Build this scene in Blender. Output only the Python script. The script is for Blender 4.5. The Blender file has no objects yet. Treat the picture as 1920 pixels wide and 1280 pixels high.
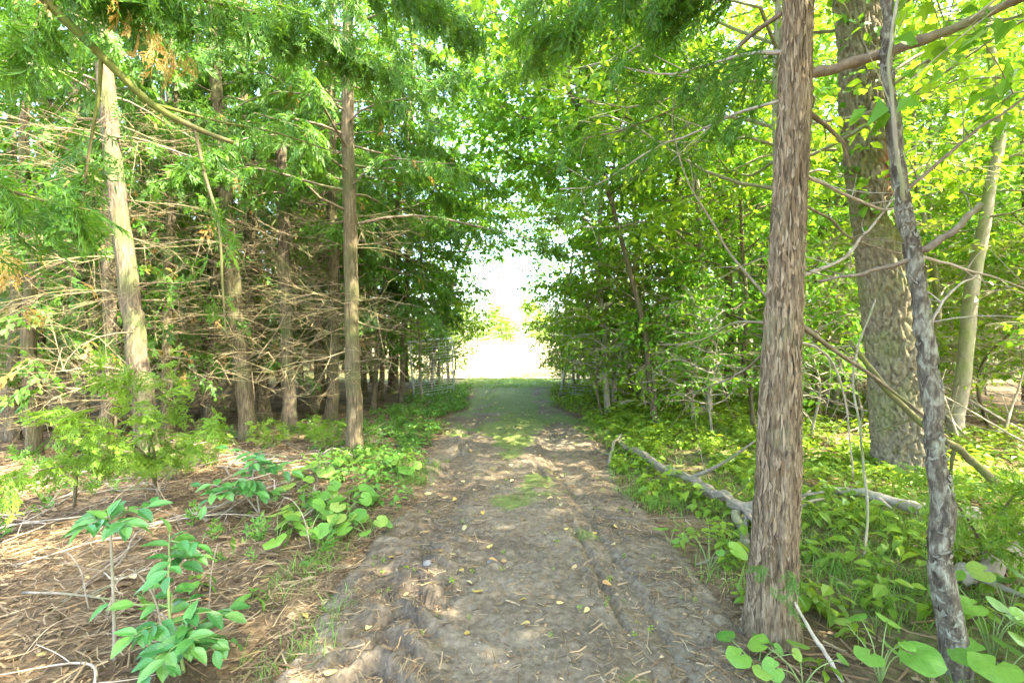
import bpy, math
import numpy as np
from mathutils import Vector, Matrix

sc = bpy.context.scene
COL = sc.collection
PI = math.pi
rng = np.random.default_rng(11)

# ------------------------------------------------------------------ camera
F_PX, EYE = 853.0, 1.5
cam_d = bpy.data.cameras.new('camera')
cam_d.sensor_width = 36.0
cam_d.lens = 16.0
cam_d.clip_start = 0.05
cam_d.clip_end = 2000.0
cam = bpy.data.objects.new('camera', cam_d)
cam.location = (0, 0, EYE)
cam.rotation_euler = (PI / 2, 0, 0)
COL.objects.link(cam)
sc.camera = cam

# ------------------------------------------------------------------ sky, sun, exposure
SUN_EL, SUN_AZ = math.radians(52), math.radians(112)       # azimuth clockwise from the lane's direction
S = Vector((math.sin(SUN_AZ) * math.cos(SUN_EL), math.cos(SUN_AZ) * math.cos(SUN_EL), math.sin(SUN_EL)))
w = bpy.data.worlds.new('World')
sc.world = w
w.use_nodes = True
nt = w.node_tree
bg = nt.nodes['Background']
sky = nt.nodes.new('ShaderNodeTexSky')
sky.sky_type = 'NISHITA'
sky.sun_disc = False
sky.sun_elevation = SUN_EL
sky.sun_rotation = SUN_AZ
sky.air_density = 1.0
sky.dust_density = 3.0
sky.ozone_density = 0.3
nt.links.new(sky.outputs[0], bg.inputs[0])
bg.inputs[1].default_value = 0.15
sun_d = bpy.data.lights.new('sun', 'SUN')
sun_d.energy = 3.1
sun_d.angle = math.radians(0.55)
sun_d.color = (1.0, 0.91, 0.74)
sun = bpy.data.objects.new('sun', sun_d)
sun.rotation_euler = S.to_track_quat('Z', 'Y').to_euler()
sun.location = (20, -10, 30)
COL.objects.link(sun)
sc.view_settings.view_transform = 'Standard'
sc.view_settings.look = 'None'
sc.view_settings.exposure = 3.85
sc.view_settings.gamma = 1.0
cy = sc.cycles
cy.max_bounces = 12
cy.diffuse_bounces = 8
cy.glossy_bounces = 2
cy.transmission_bounces = 8
cy.transparent_max_bounces = 4
cy.sample_clamp_indirect = 8.0
cy.use_denoising = True
cy.use_adaptive_sampling = True
cy.adaptive_threshold = 0.02

# ------------------------------------------------------------------ small helpers
def P(px, py, Y):
    """point of the place seen at photo pixel px, py at distance Y along the lane"""
    return np.array([(px - 960) / F_PX * Y, Y, EYE - (py - 640) / F_PX * Y])

def unit(a):
    a = np.asarray(a, float)
    return a / np.maximum(np.linalg.norm(a, axis=-1, keepdims=True), 1e-9)

def _hash(ix, iy, iz, seed):
    h = (ix * 73856093) ^ (iy * 19349663) ^ (iz * 83492791) ^ (seed * 374761393)
    h = (h ^ (h >> 13)) * 1274126177
    h = h & 0x7fffffff
    h = (h ^ (h >> 15)) * 2246822519 & 0x7fffffff
    return ((h ^ (h >> 11)) & 0xffff) / 65535.0

def vnoise(p, seed=0):
    p = np.asarray(p, float)
    if p.shape[-1] == 2:
        p = np.concatenate([p, np.zeros(p.shape[:-1] + (1,))], -1)
    i = np.floor(p).astype(np.int64)
    f = p - i
    f = f * f * (3 - 2 * f)
    o = 0
    for dx in (0, 1):
        for dy in (0, 1):
            for dz in (0, 1):
                wgt = (f[..., 0] if dx else 1 - f[..., 0]) * (f[..., 1] if dy else 1 - f[..., 1]) * (f[..., 2] if dz else 1 - f[..., 2])
                o = o + wgt * _hash(i[..., 0] + dx, i[..., 1] + dy, i[..., 2] + dz, seed)
    return o

def fbm(p, seed=0, oct=4, gain=0.5):
    p = np.asarray(p, float)
    a, o, t = 1.0, 0, 0
    for k in range(oct):
        o = o + a * vnoise(p * 2 ** k + 17.3 * k, seed + k)
        t += a
        a *= gain
    return o / t

def voro_edge(p, seed=0):
    """distance between the two nearest cell centres: near 0 on a joint"""
    i = np.floor(p).astype(np.int64)
    d1 = np.full(p.shape[:-1], 9.0); d2 = d1.copy()
    for dx in (-1, 0, 1):
        for dy in (-1, 0, 1):
            for dz in (-1, 0, 1):
                j = i + np.array([dx, dy, dz])
                c = np.stack([_hash(j[..., 0], j[..., 1], j[..., 2], seed + s) for s in (1, 2, 3)], -1) + j
                d = np.linalg.norm(p - c, axis=-1)
                d2 = np.minimum(d2, np.maximum(d1, d)); d1 = np.minimum(d1, d)
    return d2 - d1

def sstep(a, b, x):
    t = np.clip((x - a) / (b - a), 0, 1)
    return t * t * (3 - 2 * t)

def spl(pts, n):
    """smooth curve through points"""
    p = np.asarray(pts, float)
    if len(p) < 3:
        t = np.linspace(0, 1, n)[:, None]
        return p[0] * (1 - t) + p[-1] * t
    q = np.concatenate([[2 * p[0] - p[1]], p, [2 * p[-1] - p[-2]]])
    u = np.linspace(0, len(p) - 1 - 1e-6, n)
    k = u.astype(int); t = (u - k)[:, None]
    a, b, c, d = q[k], q[k + 1], q[k + 2], q[k + 3]
    return 0.5 * (2 * b + (c - a) * t + (2 * a - 5 * b + 4 * c - d) * t ** 2 + (3 * b - a - 3 * c + d) * t ** 3)

class Geo:
    def __init__(s):
        s.V, s.F, s.M, s.n = [], [], [], 0
    def add(s, V, F, m=0):
        V = np.asarray(V, float).reshape(-1, 3)
        for f in (F if isinstance(F, list) else [F]):
            if len(f):
                s.F.append(np.asarray(f) + s.n); s.M.append(np.full(len(f), m))
        s.V.append(V); s.n += len(V)
        return s
    def mesh(s, name, mats, smooth=True, off=None):
        me = bpy.data.meshes.new(name)
        V = np.concatenate(s.V) if s.V else np.zeros((0, 3))
        if off is not None:
            V = V - np.asarray(off, float)
        me.vertices.add(len(V)); me.vertices.foreach_set('co', V.astype(np.float32).ravel())
        if s.F:
            lo = np.concatenate([f.ravel() for f in s.F]).astype(np.int32)
            tot = np.concatenate([np.full(len(f), f.shape[1]) for f in s.F])
            st = (np.cumsum(tot) - tot).astype(np.int32)
            me.loops.add(len(lo)); me.loops.foreach_set('vertex_index', lo)
            me.polygons.add(len(st)); me.polygons.foreach_set('loop_start', st)
            me.polygons.foreach_set('material_index', np.concatenate(s.M).astype(np.int32))
            me.update(calc_edges=True)
            me.polygons.foreach_set('use_smooth', np.full(len(st), bool(smooth)))
        for m in (mats if isinstance(mats, (list, tuple)) else [mats]):
            me.materials.append(m)
        me.update()
        return me

def link(name, data, parent=None, loc=None, label=None, cat=None, group=None, kind=None):
    o = bpy.data.objects.new(name, data)
    COL.objects.link(o)
    if parent is not None:
        o.parent = parent
    if loc is not None:
        o.location = [float(v) for v in loc]
    if label: o['label'] = label
    if cat: o['category'] = cat
    if group: o['group'] = group
    if kind: o['kind'] = kind
    return o

def tubes(Pk, Rk, n=4, mod=None, caps=True):
    """batch of tubes: Pk (k,m,3), Rk (k,m)"""
    Pk = np.asarray(Pk, float); Rk = np.asarray(Rk, float)
    if Pk.ndim == 2:
        Pk, Rk = Pk[None], Rk[None]
    k, m = Pk.shape[:2]
    T = unit(np.gradient(Pk, axis=1))
    ref = np.where(np.abs(T[:, m // 2, 2:3]) > 0.75, np.array([[0.0, 1.0, 0.0]]), np.array([[0.0, 0.0, 1.0]]))
    N = unit(np.cross(T, ref[:, None, :]))
    B = np.cross(N, T)
    th = 2 * PI * np.arange(n) / n
    R = Rk[:, :, None] * np.ones(n)
    if mod is not None:
        R = R + mod
    V = Pk[:, :, None, :] + R[..., None] * (np.cos(th)[:, None] * N[:, :, None, :] + np.sin(th)[:, None] * B[:, :, None, :])
    idx = np.arange(k * m * n).reshape(k, m, n)
    a = idx[:, :-1]; b = np.roll(a, -1, 2); d = idx[:, 1:]; c = np.roll(d, -1, 2)
    Q = np.stack([a, b, c, d], -1).reshape(-1, 4)
    F = [Q]
    if caps:
        F += [idx[:, -1, :], idx[:, 0, ::-1]]
    return V.reshape(-1, 3), F

def stamp(g, T, pos, ax, nrm, sc_, m=0):
    """copies of template (V, tris) with its +Y along ax and +Z near nrm"""
    tV, tF = T
    pos = np.asarray(pos, float); n = len(pos)
    if n == 0: return
    y = unit(ax); x = unit(np.cross(y, nrm)); z = np.cross(x, y)
    s = (np.ones(n) * sc_)[:, None, None]
    V = pos[:, None] + s * (tV[None, :, 0:1] * x[:, None] + tV[None, :, 1:2] * y[:, None] + tV[None, :, 2:3] * z[:, None])
    for f in (tF if isinstance(tF, list) else [tF]):
        pass
    F = (tF[None] + (np.arange(n) * len(tV))[:, None, None]).reshape(-1, tF.shape[1])
    g.add(V.reshape(-1, 3), F, m)

def stamp_any(g, Ts, pos, ax, nrm, sc_, r, m=0):
    pos = np.asarray(pos); sc_ = np.ones(len(pos)) * sc_
    ch = r.integers(0, len(Ts), len(pos))
    for i, T in enumerate(Ts):
        k = ch == i
        stamp(g, T, pos[k], ax[k], nrm[k], sc_[k], m)

# ------------------------------------------------------------------ materials
def mat(name):
    m = bpy.data.materials.new(name)
    m.use_nodes = True
    return m, m.node_tree.nodes, m.node_tree.links, m.node_tree.nodes['Principled BSDF']

def ramp(N, stops):
    r = N.new('ShaderNodeValToRGB')
    e = r.color_ramp.elements
    while len(e) < len(stops): e.new(0.5)
    for k, (p, c) in enumerate(stops):
        e[k].position = p; e[k].color = (*c, 1)
    return r

def leaf_mat(name, cols, trans=0.45, tcol=(0.30, 0.42, 0.04), rough=0.45, spec=0.35):
    m, N, L, b = mat(name)
    geo = N.new('ShaderNodeNewGeometry')
    r = ramp(N, [(i / (len(cols) - 1), c) for i, c in enumerate(cols)])
    L.new(geo.outputs['Random Per Island'], r.inputs[0])
    L.new(r.outputs[0], b.inputs['Base Color'])
    b.inputs['Roughness'].default_value = rough
    b.inputs['Specular IOR Level'].default_value = spec
    tr = N.new('ShaderNodeBsdfTranslucent')
    mx = N.new('ShaderNodeMix'); mx.data_type = 'RGBA'; mx.inputs[0].default_value = 0.55
    L.new(r.outputs[0], mx.inputs[6]); mx.inputs[7].default_value = (*tcol, 1)
    L.new(mx.outputs[2], tr.inputs[0])
    ms = N.new('ShaderNodeMixShader'); ms.inputs[0].default_value = trans
    L.new(b.outputs[0], ms.inputs[1]); L.new(tr.outputs[0], ms.inputs[2])
    L.new(ms.outputs[0], N['Material Output'].inputs[0])
    return m

def bark_mat(name, stops, scale=(9, 9, 1.6), nscale=3.0, bump=0.6, moss=None, moss_amt=0.5, rough=0.9, patch=None, bdist=0.01):
    m, N, L, b = mat(name)
    tc = N.new('ShaderNodeTexCoord')
    mp = N.new('ShaderNodeMapping'); mp.inputs['Scale'].default_value = scale
    L.new(tc.outputs['Object'], mp.inputs[0])
    n1 = N.new('ShaderNodeTexNoise'); n1.inputs['Scale'].default_value = nscale; n1.inputs['Detail'].default_value = 8; n1.inputs['Roughness'].default_value = 0.65
    n1.inputs['Distortion'].default_value = 0.4
    L.new(mp.outputs[0], n1.inputs[0])
    r = ramp(N, stops)
    L.new(n1.outputs[0], r.inputs[0])
    out = r.outputs[0]
    if moss:
        n2 = N.new('ShaderNodeTexNoise'); n2.inputs['Scale'].default_value = 2.3; n2.inputs['Detail'].default_value = 6
        L.new(tc.outputs['Object'], n2.inputs[0])
        r2 = ramp(N, [(0.62 - 0.3 * moss_amt, (0, 0, 0)), (0.80 - 0.3 * moss_amt, (1, 1, 1))])
        L.new(n2.outputs[0], r2.inputs[0])
        mx = N.new('ShaderNodeMix'); mx.data_type = 'RGBA'
        ml = N.new('ShaderNodeMath'); ml.operation = 'MULTIPLY'; ml.inputs[1].default_value = 0.75
        L.new(r2.outputs[0], ml.inputs[0]); L.new(ml.outputs[0], mx.inputs[0])
        L.new(out, mx.inputs[6]); mx.inputs[7].default_value = (*moss, 1)
        out = mx.outputs[2]
    if patch:
        (pc, pr, pcol) = patch
        vm = N.new('ShaderNodeVectorMath'); vm.operation = 'SUBTRACT'; vm.inputs[1].default_value = pc
        L.new(tc.outputs['Object'], vm.inputs[0])
        vs = N.new('ShaderNodeVectorMath'); vs.operation = 'DIVIDE'; vs.inputs[1].default_value = pr
        L.new(vm.outputs[0], vs.inputs[0])
        vl = N.new('ShaderNodeVectorMath'); vl.operation = 'LENGTH'; L.new(vs.outputs[0], vl.inputs[0])
        ad = N.new('ShaderNodeMath'); ad.operation = 'ADD'; L.new(vl.outputs['Value'], ad.inputs[0]); L.new(n1.outputs[0], ad.inputs[1])
        r3 = ramp(N, [(0.30, (1, 1, 1)), (0.36, (0, 0, 0))])
        dv = N.new('ShaderNodeMath'); dv.operation = 'DIVIDE'; dv.inputs[1].default_value = 4.0
        L.new(ad.outputs[0], dv.inputs[0]); L.new(dv.outputs[0], r3.inputs[0])
        mx = N.new('ShaderNodeMix'); mx.data_type = 'RGBA'
        L.new(r3.outputs[0], mx.inputs[0]); L.new(out, mx.inputs[6]); mx.inputs[7].default_value = (*pcol, 1)
        out = mx.outputs[2]
    L.new(out, b.inputs['Base Color'])
    b.inputs['Roughness'].default_value = rough
    b.inputs['Specular IOR Level'].default_value = 0.2
    bp = N.new('ShaderNodeBump'); bp.inputs['Strength'].default_value = bump; bp.inputs['Distance'].default_value = bdist
    L.new(n1.outputs[0], bp.inputs['Height']); L.new(bp.outputs[0], b.inputs['Normal'])
    return m

def island_mat(name, cols, rough=0.85, spec=0.2):
    m, N, L, b = mat(name)
    geo = N.new('ShaderNodeNewGeometry')
    r = ramp(N, [(i / (len(cols) - 1), c) for i, c in enumerate(cols)])
    L.new(geo.outputs['Random Per Island'], r.inputs[0]); L.new(r.outputs[0], b.inputs['Base Color'])
    b.inputs['Roughness'].default_value = rough; b.inputs['Specular IOR Level'].default_value = spec
    return m

def object_mat(name, cols, rough=0.6, trans=0.0, tcol=(0.3, 0.4, 0.05), veins=False):
    """colour picked by object, for single leaves"""
    m, N, L, b = mat(name)
    oi = N.new('ShaderNodeObjectInfo')
    r = ramp(N, [(i / (len(cols) - 1), c) for i, c in enumerate(cols)])
    L.new(oi.outputs['Random'], r.inputs[0])
    tc = N.new('ShaderNodeTexCoord')
    n1 = N.new('ShaderNodeTexNoise'); n1.inputs['Scale'].default_value = 7; n1.inputs['Detail'].default_value = 4
    L.new(tc.outputs['Object'], n1.inputs[0])
    hs = N.new('ShaderNodeHueSaturation')
    mr = N.new('ShaderNodeMapRange'); mr.inputs['To Min'].default_value = 0.7; mr.inputs['To Max'].default_value = 1.3
    L.new(n1.outputs[0], mr.inputs[0]); L.new(mr.outputs[0], hs.inputs['Value'])
    L.new(r.outputs[0], hs.inputs['Color'])
    col = hs.outputs[0]
    if veins:
        sx = N.new('ShaderNodeSeparateXYZ'); L.new(tc.outputs['Object'], sx.inputs[0])
        ab = N.new('ShaderNodeMath'); ab.operation = 'ABSOLUTE'; L.new(sx.outputs[0], ab.inputs[0])
        ph = N.new('ShaderNodeMath'); ph.operation = 'MULTIPLY_ADD'; ph.inputs[1].default_value = -1.1
        L.new(ab.outputs[0], ph.inputs[0]); L.new(sx.outputs[1], ph.inputs[2])
        ml = N.new('ShaderNodeMath'); ml.operation = 'MULTIPLY'; ml.inputs[1].default_value = 6.5; L.new(ph.outputs[0], ml.inputs[0])
        fr = N.new('ShaderNodeMath'); fr.operation = 'PINGPONG'; fr.inputs[1].default_value = 0.5; L.new(ml.outputs[0], fr.inputs[0])
        mid = N.new('ShaderNodeMath'); mid.operation = 'MULTIPLY'; mid.inputs[1].default_value = 9.0; L.new(ab.outputs[0], mid.inputs[0])
        mn = N.new('ShaderNodeMath'); mn.operation = 'MINIMUM'; L.new(fr.outputs[0], mn.inputs[0]); L.new(mid.outputs[0], mn.inputs[1])
        r2 = ramp(N, [(0.0, (1, 1, 1)), (0.12, (0, 0, 0))]); L.new(mn.outputs[0], r2.inputs[0])
        mx = N.new('ShaderNodeMix'); mx.data_type = 'RGBA'
        sc2 = N.new('ShaderNodeMath'); sc2.operation = 'MULTIPLY'; sc2.inputs[1].default_value = 0.35; L.new(r2.outputs[0], sc2.inputs[0])
        L.new(sc2.outputs[0], mx.inputs[0]); L.new(col, mx.inputs[6]); mx.inputs[7].default_value = (0.22, 0.36, 0.12, 1)
        col = mx.outputs[2]
    L.new(col, b.inputs['Base Color'])
    b.inputs['Roughness'].default_value = rough
    if trans > 0:
        tr = N.new('ShaderNodeBsdfTranslucent')
        mx = N.new('ShaderNodeMix'); mx.data_type = 'RGBA'; mx.inputs[0].default_value = 0.5
        L.new(col, mx.inputs[6]); mx.inputs[7].default_value = (*tcol, 1)
        L.new(mx.outputs[2], tr.inputs[0])
        ms = N.new('ShaderNodeMixShader'); ms.inputs[0].default_value = trans
        L.new(b.outputs[0], ms.inputs[1]); L.new(tr.outputs[0], ms.inputs[2])
        L.new(ms.outputs[0], N['Material Output'].inputs[0])
    return m

CEDAR = leaf_mat('cedar_foliage', [(0.036, 0.115, 0.008), (0.06, 0.165, 0.010), (0.10, 0.225, 0.014), (0.05, 0.15, 0.02), (0.12, 0.19, 0.03)], 0.47, (0.22, 0.40, 0.018))
CEDAR_GREY = leaf_mat('cedar_foliage_grey', [(0.055, 0.145, 0.025), (0.085, 0.195, 0.035), (0.12, 0.23, 0.03)], 0.44, (0.23, 0.38, 0.035))
CEDAR_BRIGHT = leaf_mat('young_cedar_foliage', [(0.10, 0.21, 0.015), (0.15, 0.28, 0.02), (0.20, 0.33, 0.03)], 0.45, (0.36, 0.48, 0.03))
CEDAR_DRY = leaf_mat('cedar_foliage_dry', [(0.40, 0.25, 0.05), (0.45, 0.30, 0.08)], 0.4, (0.5, 0.32, 0.06))
MAPLE = leaf_mat('broad_leaf', [(0.06, 0.19, 0.012), (0.09, 0.26, 0.015), (0.14, 0.32, 0.02), (0.10, 0.27, 0.02)], 0.5, (0.29, 0.50, 0.02))
MAPLE_Y = leaf_mat('broad_leaf_yellow', [(0.11, 0.27, 0.014), (0.17, 0.34, 0.02), (0.24, 0.39, 0.025)], 0.54, (0.40, 0.55, 0.02))
HERB = leaf_mat('herb_leaf', [(0.09, 0.19, 0.012), (0.15, 0.27, 0.018), (0.22, 0.34, 0.025), (0.12, 0.23, 0.03)], 0.42, (0.42, 0.50, 0.03))
HERB_L = leaf_mat('ivy_leaf', [(0.06, 0.17, 0.02), (0.10, 0.24, 0.035), (0.15, 0.29, 0.03)], 0.38, (0.28, 0.42, 0.04))
GRASS = leaf_mat('grass_blade', [(0.08, 0.20, 0.02), (0.13, 0.28, 0.03), (0.20, 0.32, 0.05)], 0.35, (0.34, 0.44, 0.04))
DRYGRASS = leaf_mat('dry_grass_blade', [(0.34, 0.26, 0.12), (0.42, 0.33, 0.17), (0.30, 0.28, 0.10)], 0.3, (0.45, 0.36, 0.15))
BUCK = object_mat('buckthorn_leaf', [(0.035, 0.15, 0.03), (0.055, 0.20, 0.035), (0.085, 0.25, 0.04), (0.12, 0.25, 0.05)], 0.36, 0.28, (0.16, 0.38, 0.04), veins=True)
ROUND = object_mat('round_leaf', [(0.08, 0.22, 0.025), (0.13, 0.30, 0.03), (0.18, 0.34, 0.03), (0.10, 0.25, 0.03), (0.26, 0.34, 0.05), (0.15, 0.30, 0.035)], 0.5, 0.35, (0.34, 0.50, 0.03), veins=True)
YLEAF = object_mat('fallen_leaf', [(0.45, 0.30, 0.05), (0.55, 0.42, 0.14), (0.40, 0.33, 0.16), (0.60, 0.47, 0.22), (0.38, 0.20, 0.06)], 0.6, 0.15, (0.5, 0.36, 0.08), veins=True)
TWIG = island_mat('dead_twig', [(0.10, 0.075, 0.04), (0.20, 0.155, 0.08), (0.34, 0.27, 0.155), (0.17, 0.165, 0.06), (0.25, 0.20, 0.115), (0.14, 0.105, 0.06)])
LITTER = island_mat('litter', [(0.07, 0.047, 0.026), (0.16, 0.108, 0.053), (0.27, 0.195, 0.10), (0.12, 0.074, 0.036), (0.36, 0.28, 0.16)])
STEMG = island_mat('green_stem', [(0.16, 0.24, 0.06), (0.2, 0.26, 0.09)], 0.6)
B_R1 = bark_mat('cedar_bark_near', [(0.32, (0.045, 0.031, 0.017)), (0.46, (0.125, 0.09, 0.05)), (0.58, (0.22, 0.166, 0.096)), (0.72, (0.36, 0.295, 0.195))], (13, 13, 2.6), 4.2, 1.0, (0.17, 0.17, 0.08), 0.25, bdist=0.02)
B_CED = bark_mat('cedar_bark', [(0.32, (0.05, 0.038, 0.021)), (0.5, (0.12, 0.093, 0.05)), (0.68, (0.205, 0.165, 0.097))], (12, 12, 1.8), 3.6, 1.0, (0.075, 0.09, 0.026), 0.55, bdist=0.02)
B_CEDD = bark_mat('cedar_bark_dark', [(0.32, (0.05, 0.038, 0.025)), (0.5, (0.115, 0.09, 0.055)), (0.68, (0.20, 0.165, 0.105))], (12, 12, 1.8), 3.6, 1.0, (0.10, 0.13, 0.035), 0.5, bdist=0.02)
B_OAK = bark_mat('oak_bark', [(0.3, (0.12, 0.10, 0.062)), (0.5, (0.22, 0.18, 0.112)), (0.72, (0.36, 0.31, 0.205))], (9, 9, 5), 4, 1.0, (0.2, 0.21, 0.075), 0.5, patch=((-0.22, -0.25, 3.25), (0.28, 0.5, 0.5), (0.30, 0.13, 0.06)))
B_BIRCH = bark_mat('flaking_bark', [(0.36, (0.05, 0.04, 0.027)), (0.49, (0.10, 0.084, 0.056)), (0.56, (0.18, 0.165, 0.112)), (0.72, (0.32, 0.31, 0.23))], (12, 12, 4.0), 3.4, 1.0, (0.2, 0.24, 0.1), 0.2)
B_GREY = bark_mat('smooth_bark', [(0.3, (0.17, 0.145, 0.10)), (0.6, (0.29, 0.26, 0.19)), (0.8, (0.40, 0.37, 0.29))], (5, 5, 2), 3, 0.5, (0.19, 0.23, 0.07), 0.5)
B_BR = bark_mat('branch_bark', [(0.3, (0.11, 0.08, 0.05)), (0.6, (0.21, 0.165, 0.11)), (0.8, (0.32, 0.26, 0.18))], (12, 12, 12), 2, 0.5, (0.17, 0.2, 0.06), 0.4)
B_PALE = bark_mat('pale_dead_wood', [(0.3, (0.24, 0.19, 0.13)), (0.6, (0.40, 0.34, 0.26)), (0.8, (0.52, 0.46, 0.37))], (9, 9, 9), 2, 0.6, (0.2, 0.22, 0.09), 0.2)
B_MOSSY = bark_mat('mossy_branch_bark', [(0.3, (0.07, 0.055, 0.03)), (0.6, (0.14, 0.115, 0.055)), (0.8, (0.2, 0.17, 0.09))], (12, 12, 12), 2, 0.5, (0.14, 0.17, 0.03), 0.6)
B_LOG = bark_mat('weathered_log', [(0.3, (0.13, 0.105, 0.07)), (0.55, (0.25, 0.21, 0.15)), (0.8, (0.38, 0.33, 0.25))], (14, 14, 14), 2, 1.0, (0.17, 0.2, 0.07), 0.4)
m, N, L, b = mat('galvanised_steel')
tc = N.new('ShaderNodeTexCoord'); n1 = N.new('ShaderNodeTexNoise'); n1.inputs['Scale'].default_value = 14
L.new(tc.outputs['Object'], n1.inputs[0])
r = ramp(N, [(0.3, (0.42, 0.45, 0.48)), (0.7, (0.60, 0.62, 0.64))]); L.new(n1.outputs[0], r.inputs[0]); L.new(r.outputs[0], b.inputs['Base Color'])
b.inputs['Metallic'].default_value = 0.6; b.inputs['Roughness'].default_value = 0.5
STEEL = m
m, N, L, b = mat('grey_stone')
n1 = N.new('ShaderNodeTexNoise'); n1.inputs['Scale'].default_value = 30; n1.inputs['Detail'].default_value = 6
r = ramp(N, [(0.3, (0.10, 0.095, 0.085)), (0.7, (0.22, 0.21, 0.19))]); L.new(n1.outputs[0], r.inputs[0]); L.new(r.outputs[0], b.inputs['Base Color'])
STONE = m

def soil_mat(name, stops, attr=None, attr_col=None, attr2=None, attr2_col=None, nsc=22.0, bump=0.5):
    m, N, L, b = mat(name)
    tc = N.new('ShaderNodeTexCoord')
    n1 = N.new('ShaderNodeTexNoise'); n1.inputs['Scale'].default_value = nsc; n1.inputs['Detail'].default_value = 9; n1.inputs['Roughness'].default_value = 0.7
    n2 = N.new('ShaderNodeTexNoise'); n2.inputs['Scale'].default_value = 1.7; n2.inputs['Detail'].default_value = 5
    L.new(tc.outputs['Object'], n1.inputs[0]); L.new(tc.outputs['Object'], n2.inputs[0])
    mm = N.new('ShaderNodeMath'); mm.operation = 'MULTIPLY_ADD'; mm.inputs[1].default_value = 0.6
    L.new(n1.outputs[0], mm.inputs[0])
    m2 = N.new('ShaderNodeMath'); m2.operation = 'MULTIPLY'; m2.inputs[1].default_value = 0.4; L.new(n2.outputs[0], m2.inputs[0])
    L.new(m2.outputs[0], mm.inputs[2])
    r = ramp(N, stops); L.new(mm.outputs[0], r.inputs[0])
    out = r.outputs[0]
    for at, ac in ((attr, attr_col), (attr2, attr2_col)):
        if at:
            a = N.new('ShaderNodeAttribute'); a.attribute_name = at
            n3 = N.new('ShaderNodeTexNoise'); n3.inputs['Scale'].default_value = 45; n3.inputs['Detail'].default_value = 5
            L.new(tc.outputs['Object'], n3.inputs[0])
            ad = N.new('ShaderNodeMath'); ad.operation = 'ADD'; L.new(a.outputs['Fac'], ad.inputs[0]); L.new(n3.outputs[0], ad.inputs[1])
            r2 = ramp(N, [(0.42, (0, 0, 0)), (0.82, (1, 1, 1))])
            hf = N.new('ShaderNodeMath'); hf.operation = 'MULTIPLY'; hf.inputs[1].default_value = 0.6; L.new(ad.outputs[0], hf.inputs[0]); L.new(hf.outputs[0], r2.inputs[0])
            mx = N.new('ShaderNodeMix'); mx.data_type = 'RGBA'
            L.new(r2.outputs[0], mx.inputs[0]); L.new(out, mx.inputs[6])
            c2 = ramp(N, [(0.3, tuple(v * 0.7 for v in ac)), (0.7, tuple(min(1, v * 1.3) for v in ac))]); L.new(n1.outputs[0], c2.inputs[0])
            L.new(c2.outputs[0], mx.inputs[7]); out = mx.outputs[2]
    L.new(out, b.inputs['Base Color'])
    b.inputs['Roughness'].default_value = 0.92; b.inputs['Specular IOR Level'].default_value = 0.15
    bp = N.new('ShaderNodeBump'); bp.inputs['Strength'].default_value = bump; bp.inputs['Distance'].default_value = 0.02
    L.new(n1.outputs[0], bp.inputs['Height']); L.new(bp.outputs[0], b.inputs['Normal'])
    return m
M_GROUND = soil_mat('forest_floor', [(0.32, (0.045, 0.031, 0.017)), (0.45, (0.105, 0.073, 0.038)), (0.57, (0.165, 0.117, 0.064)), (0.7, (0.25, 0.187, 0.11))], 'green', (0.13, 0.18, 0.04))
M_LANE = soil_mat('lane_soil', [(0.32, (0.05, 0.039, 0.025)), (0.45, (0.115, 0.091, 0.058)), (0.56, (0.18, 0.146, 0.096)), (0.68, (0.27, 0.222, 0.152))], 'moss', (0.115, 0.155, 0.035), 'wet', (0.07, 0.055, 0.04), 26.0, 0.6)
M_FIELD = soil_mat('dry_field', [(0.3, (0.30, 0.24, 0.12)), (0.5, (0.42, 0.34, 0.19)), (0.7, (0.5, 0.42, 0.26))], None, None, None, None, 3.0, 0.2)

# ------------------------------------------------------------------ leaf and frond templates
def rhomb(els, zf):
    V, F = [], []
    for (x, y, a, ln, wd) in els:
        d = np.array([math.sin(a), math.cos(a)]); p = np.array([-d[1], d[0]])
        q = [np.array([x, y]), np.array([x, y]) + d * ln * 0.45 + p * wd, np.array([x, y]) + d * ln, np.array([x, y]) + d * ln * 0.45 - p * wd]
        k = len(V)
        for s, u in enumerate(q):
            V.append((u[0], u[1], zf(u[0], u[1]) + (0.012 if s in (1, 3) else 0)))
        F += [(k, k + 1, k + 2), (k, k + 2, k + 3)]
    return np.array(V), np.array(F)

def frond_els(r, np_, nsub, wd, wsub):
    """a lacy, irregular flat spray: curved axis, alternate side sprigs of uneven length"""
    bend = r.uniform(-0.5, 0.5)
    axis = lambda t: (0.5 * bend * t * t, t * (1 - 0.1 * bend * bend * t))
    els = []
    for i in range(4):
        (x0, y0), (x1, y1) = axis(i / 4), axis((i + 1) / 4 + 0.03)
        els.append((x0, y0, math.atan2(x1 - x0, y1 - y0), math.hypot(x1 - x0, y1 - y0), wd * 0.8))
    for i in range(np_ * 2):
        t = 0.08 + 0.88 * (i + r.uniform(-0.3, 0.3)) / (np_ * 2)
        if r.random() < 0.12: continue
        sd = 1 if i % 2 else -1
        x0, y0 = axis(t); a0 = math.atan2(bend * t, 1)
        a = a0 + sd * math.radians(r.uniform(28, 58))
        ln = (0.50 * (1 - t) ** 0.6 + 0.10) * r.uniform(0.45, 1.2)
        els.append((x0, y0, a, ln, wd))
        for j in range(nsub):
            u = 0.25 + 0.7 * j / nsub + r.uniform(-0.06, 0.06)
            s2 = 1 if j % 2 else -1
            x1 = x0 + math.sin(a) * ln * u; y1 = y0 + math.cos(a) * ln * u
            els.append((x1, y1, a + s2 * math.radians(r.uniform(25, 55)), ln * r.uniform(0.25, 0.55), wsub))
    return els
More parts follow.
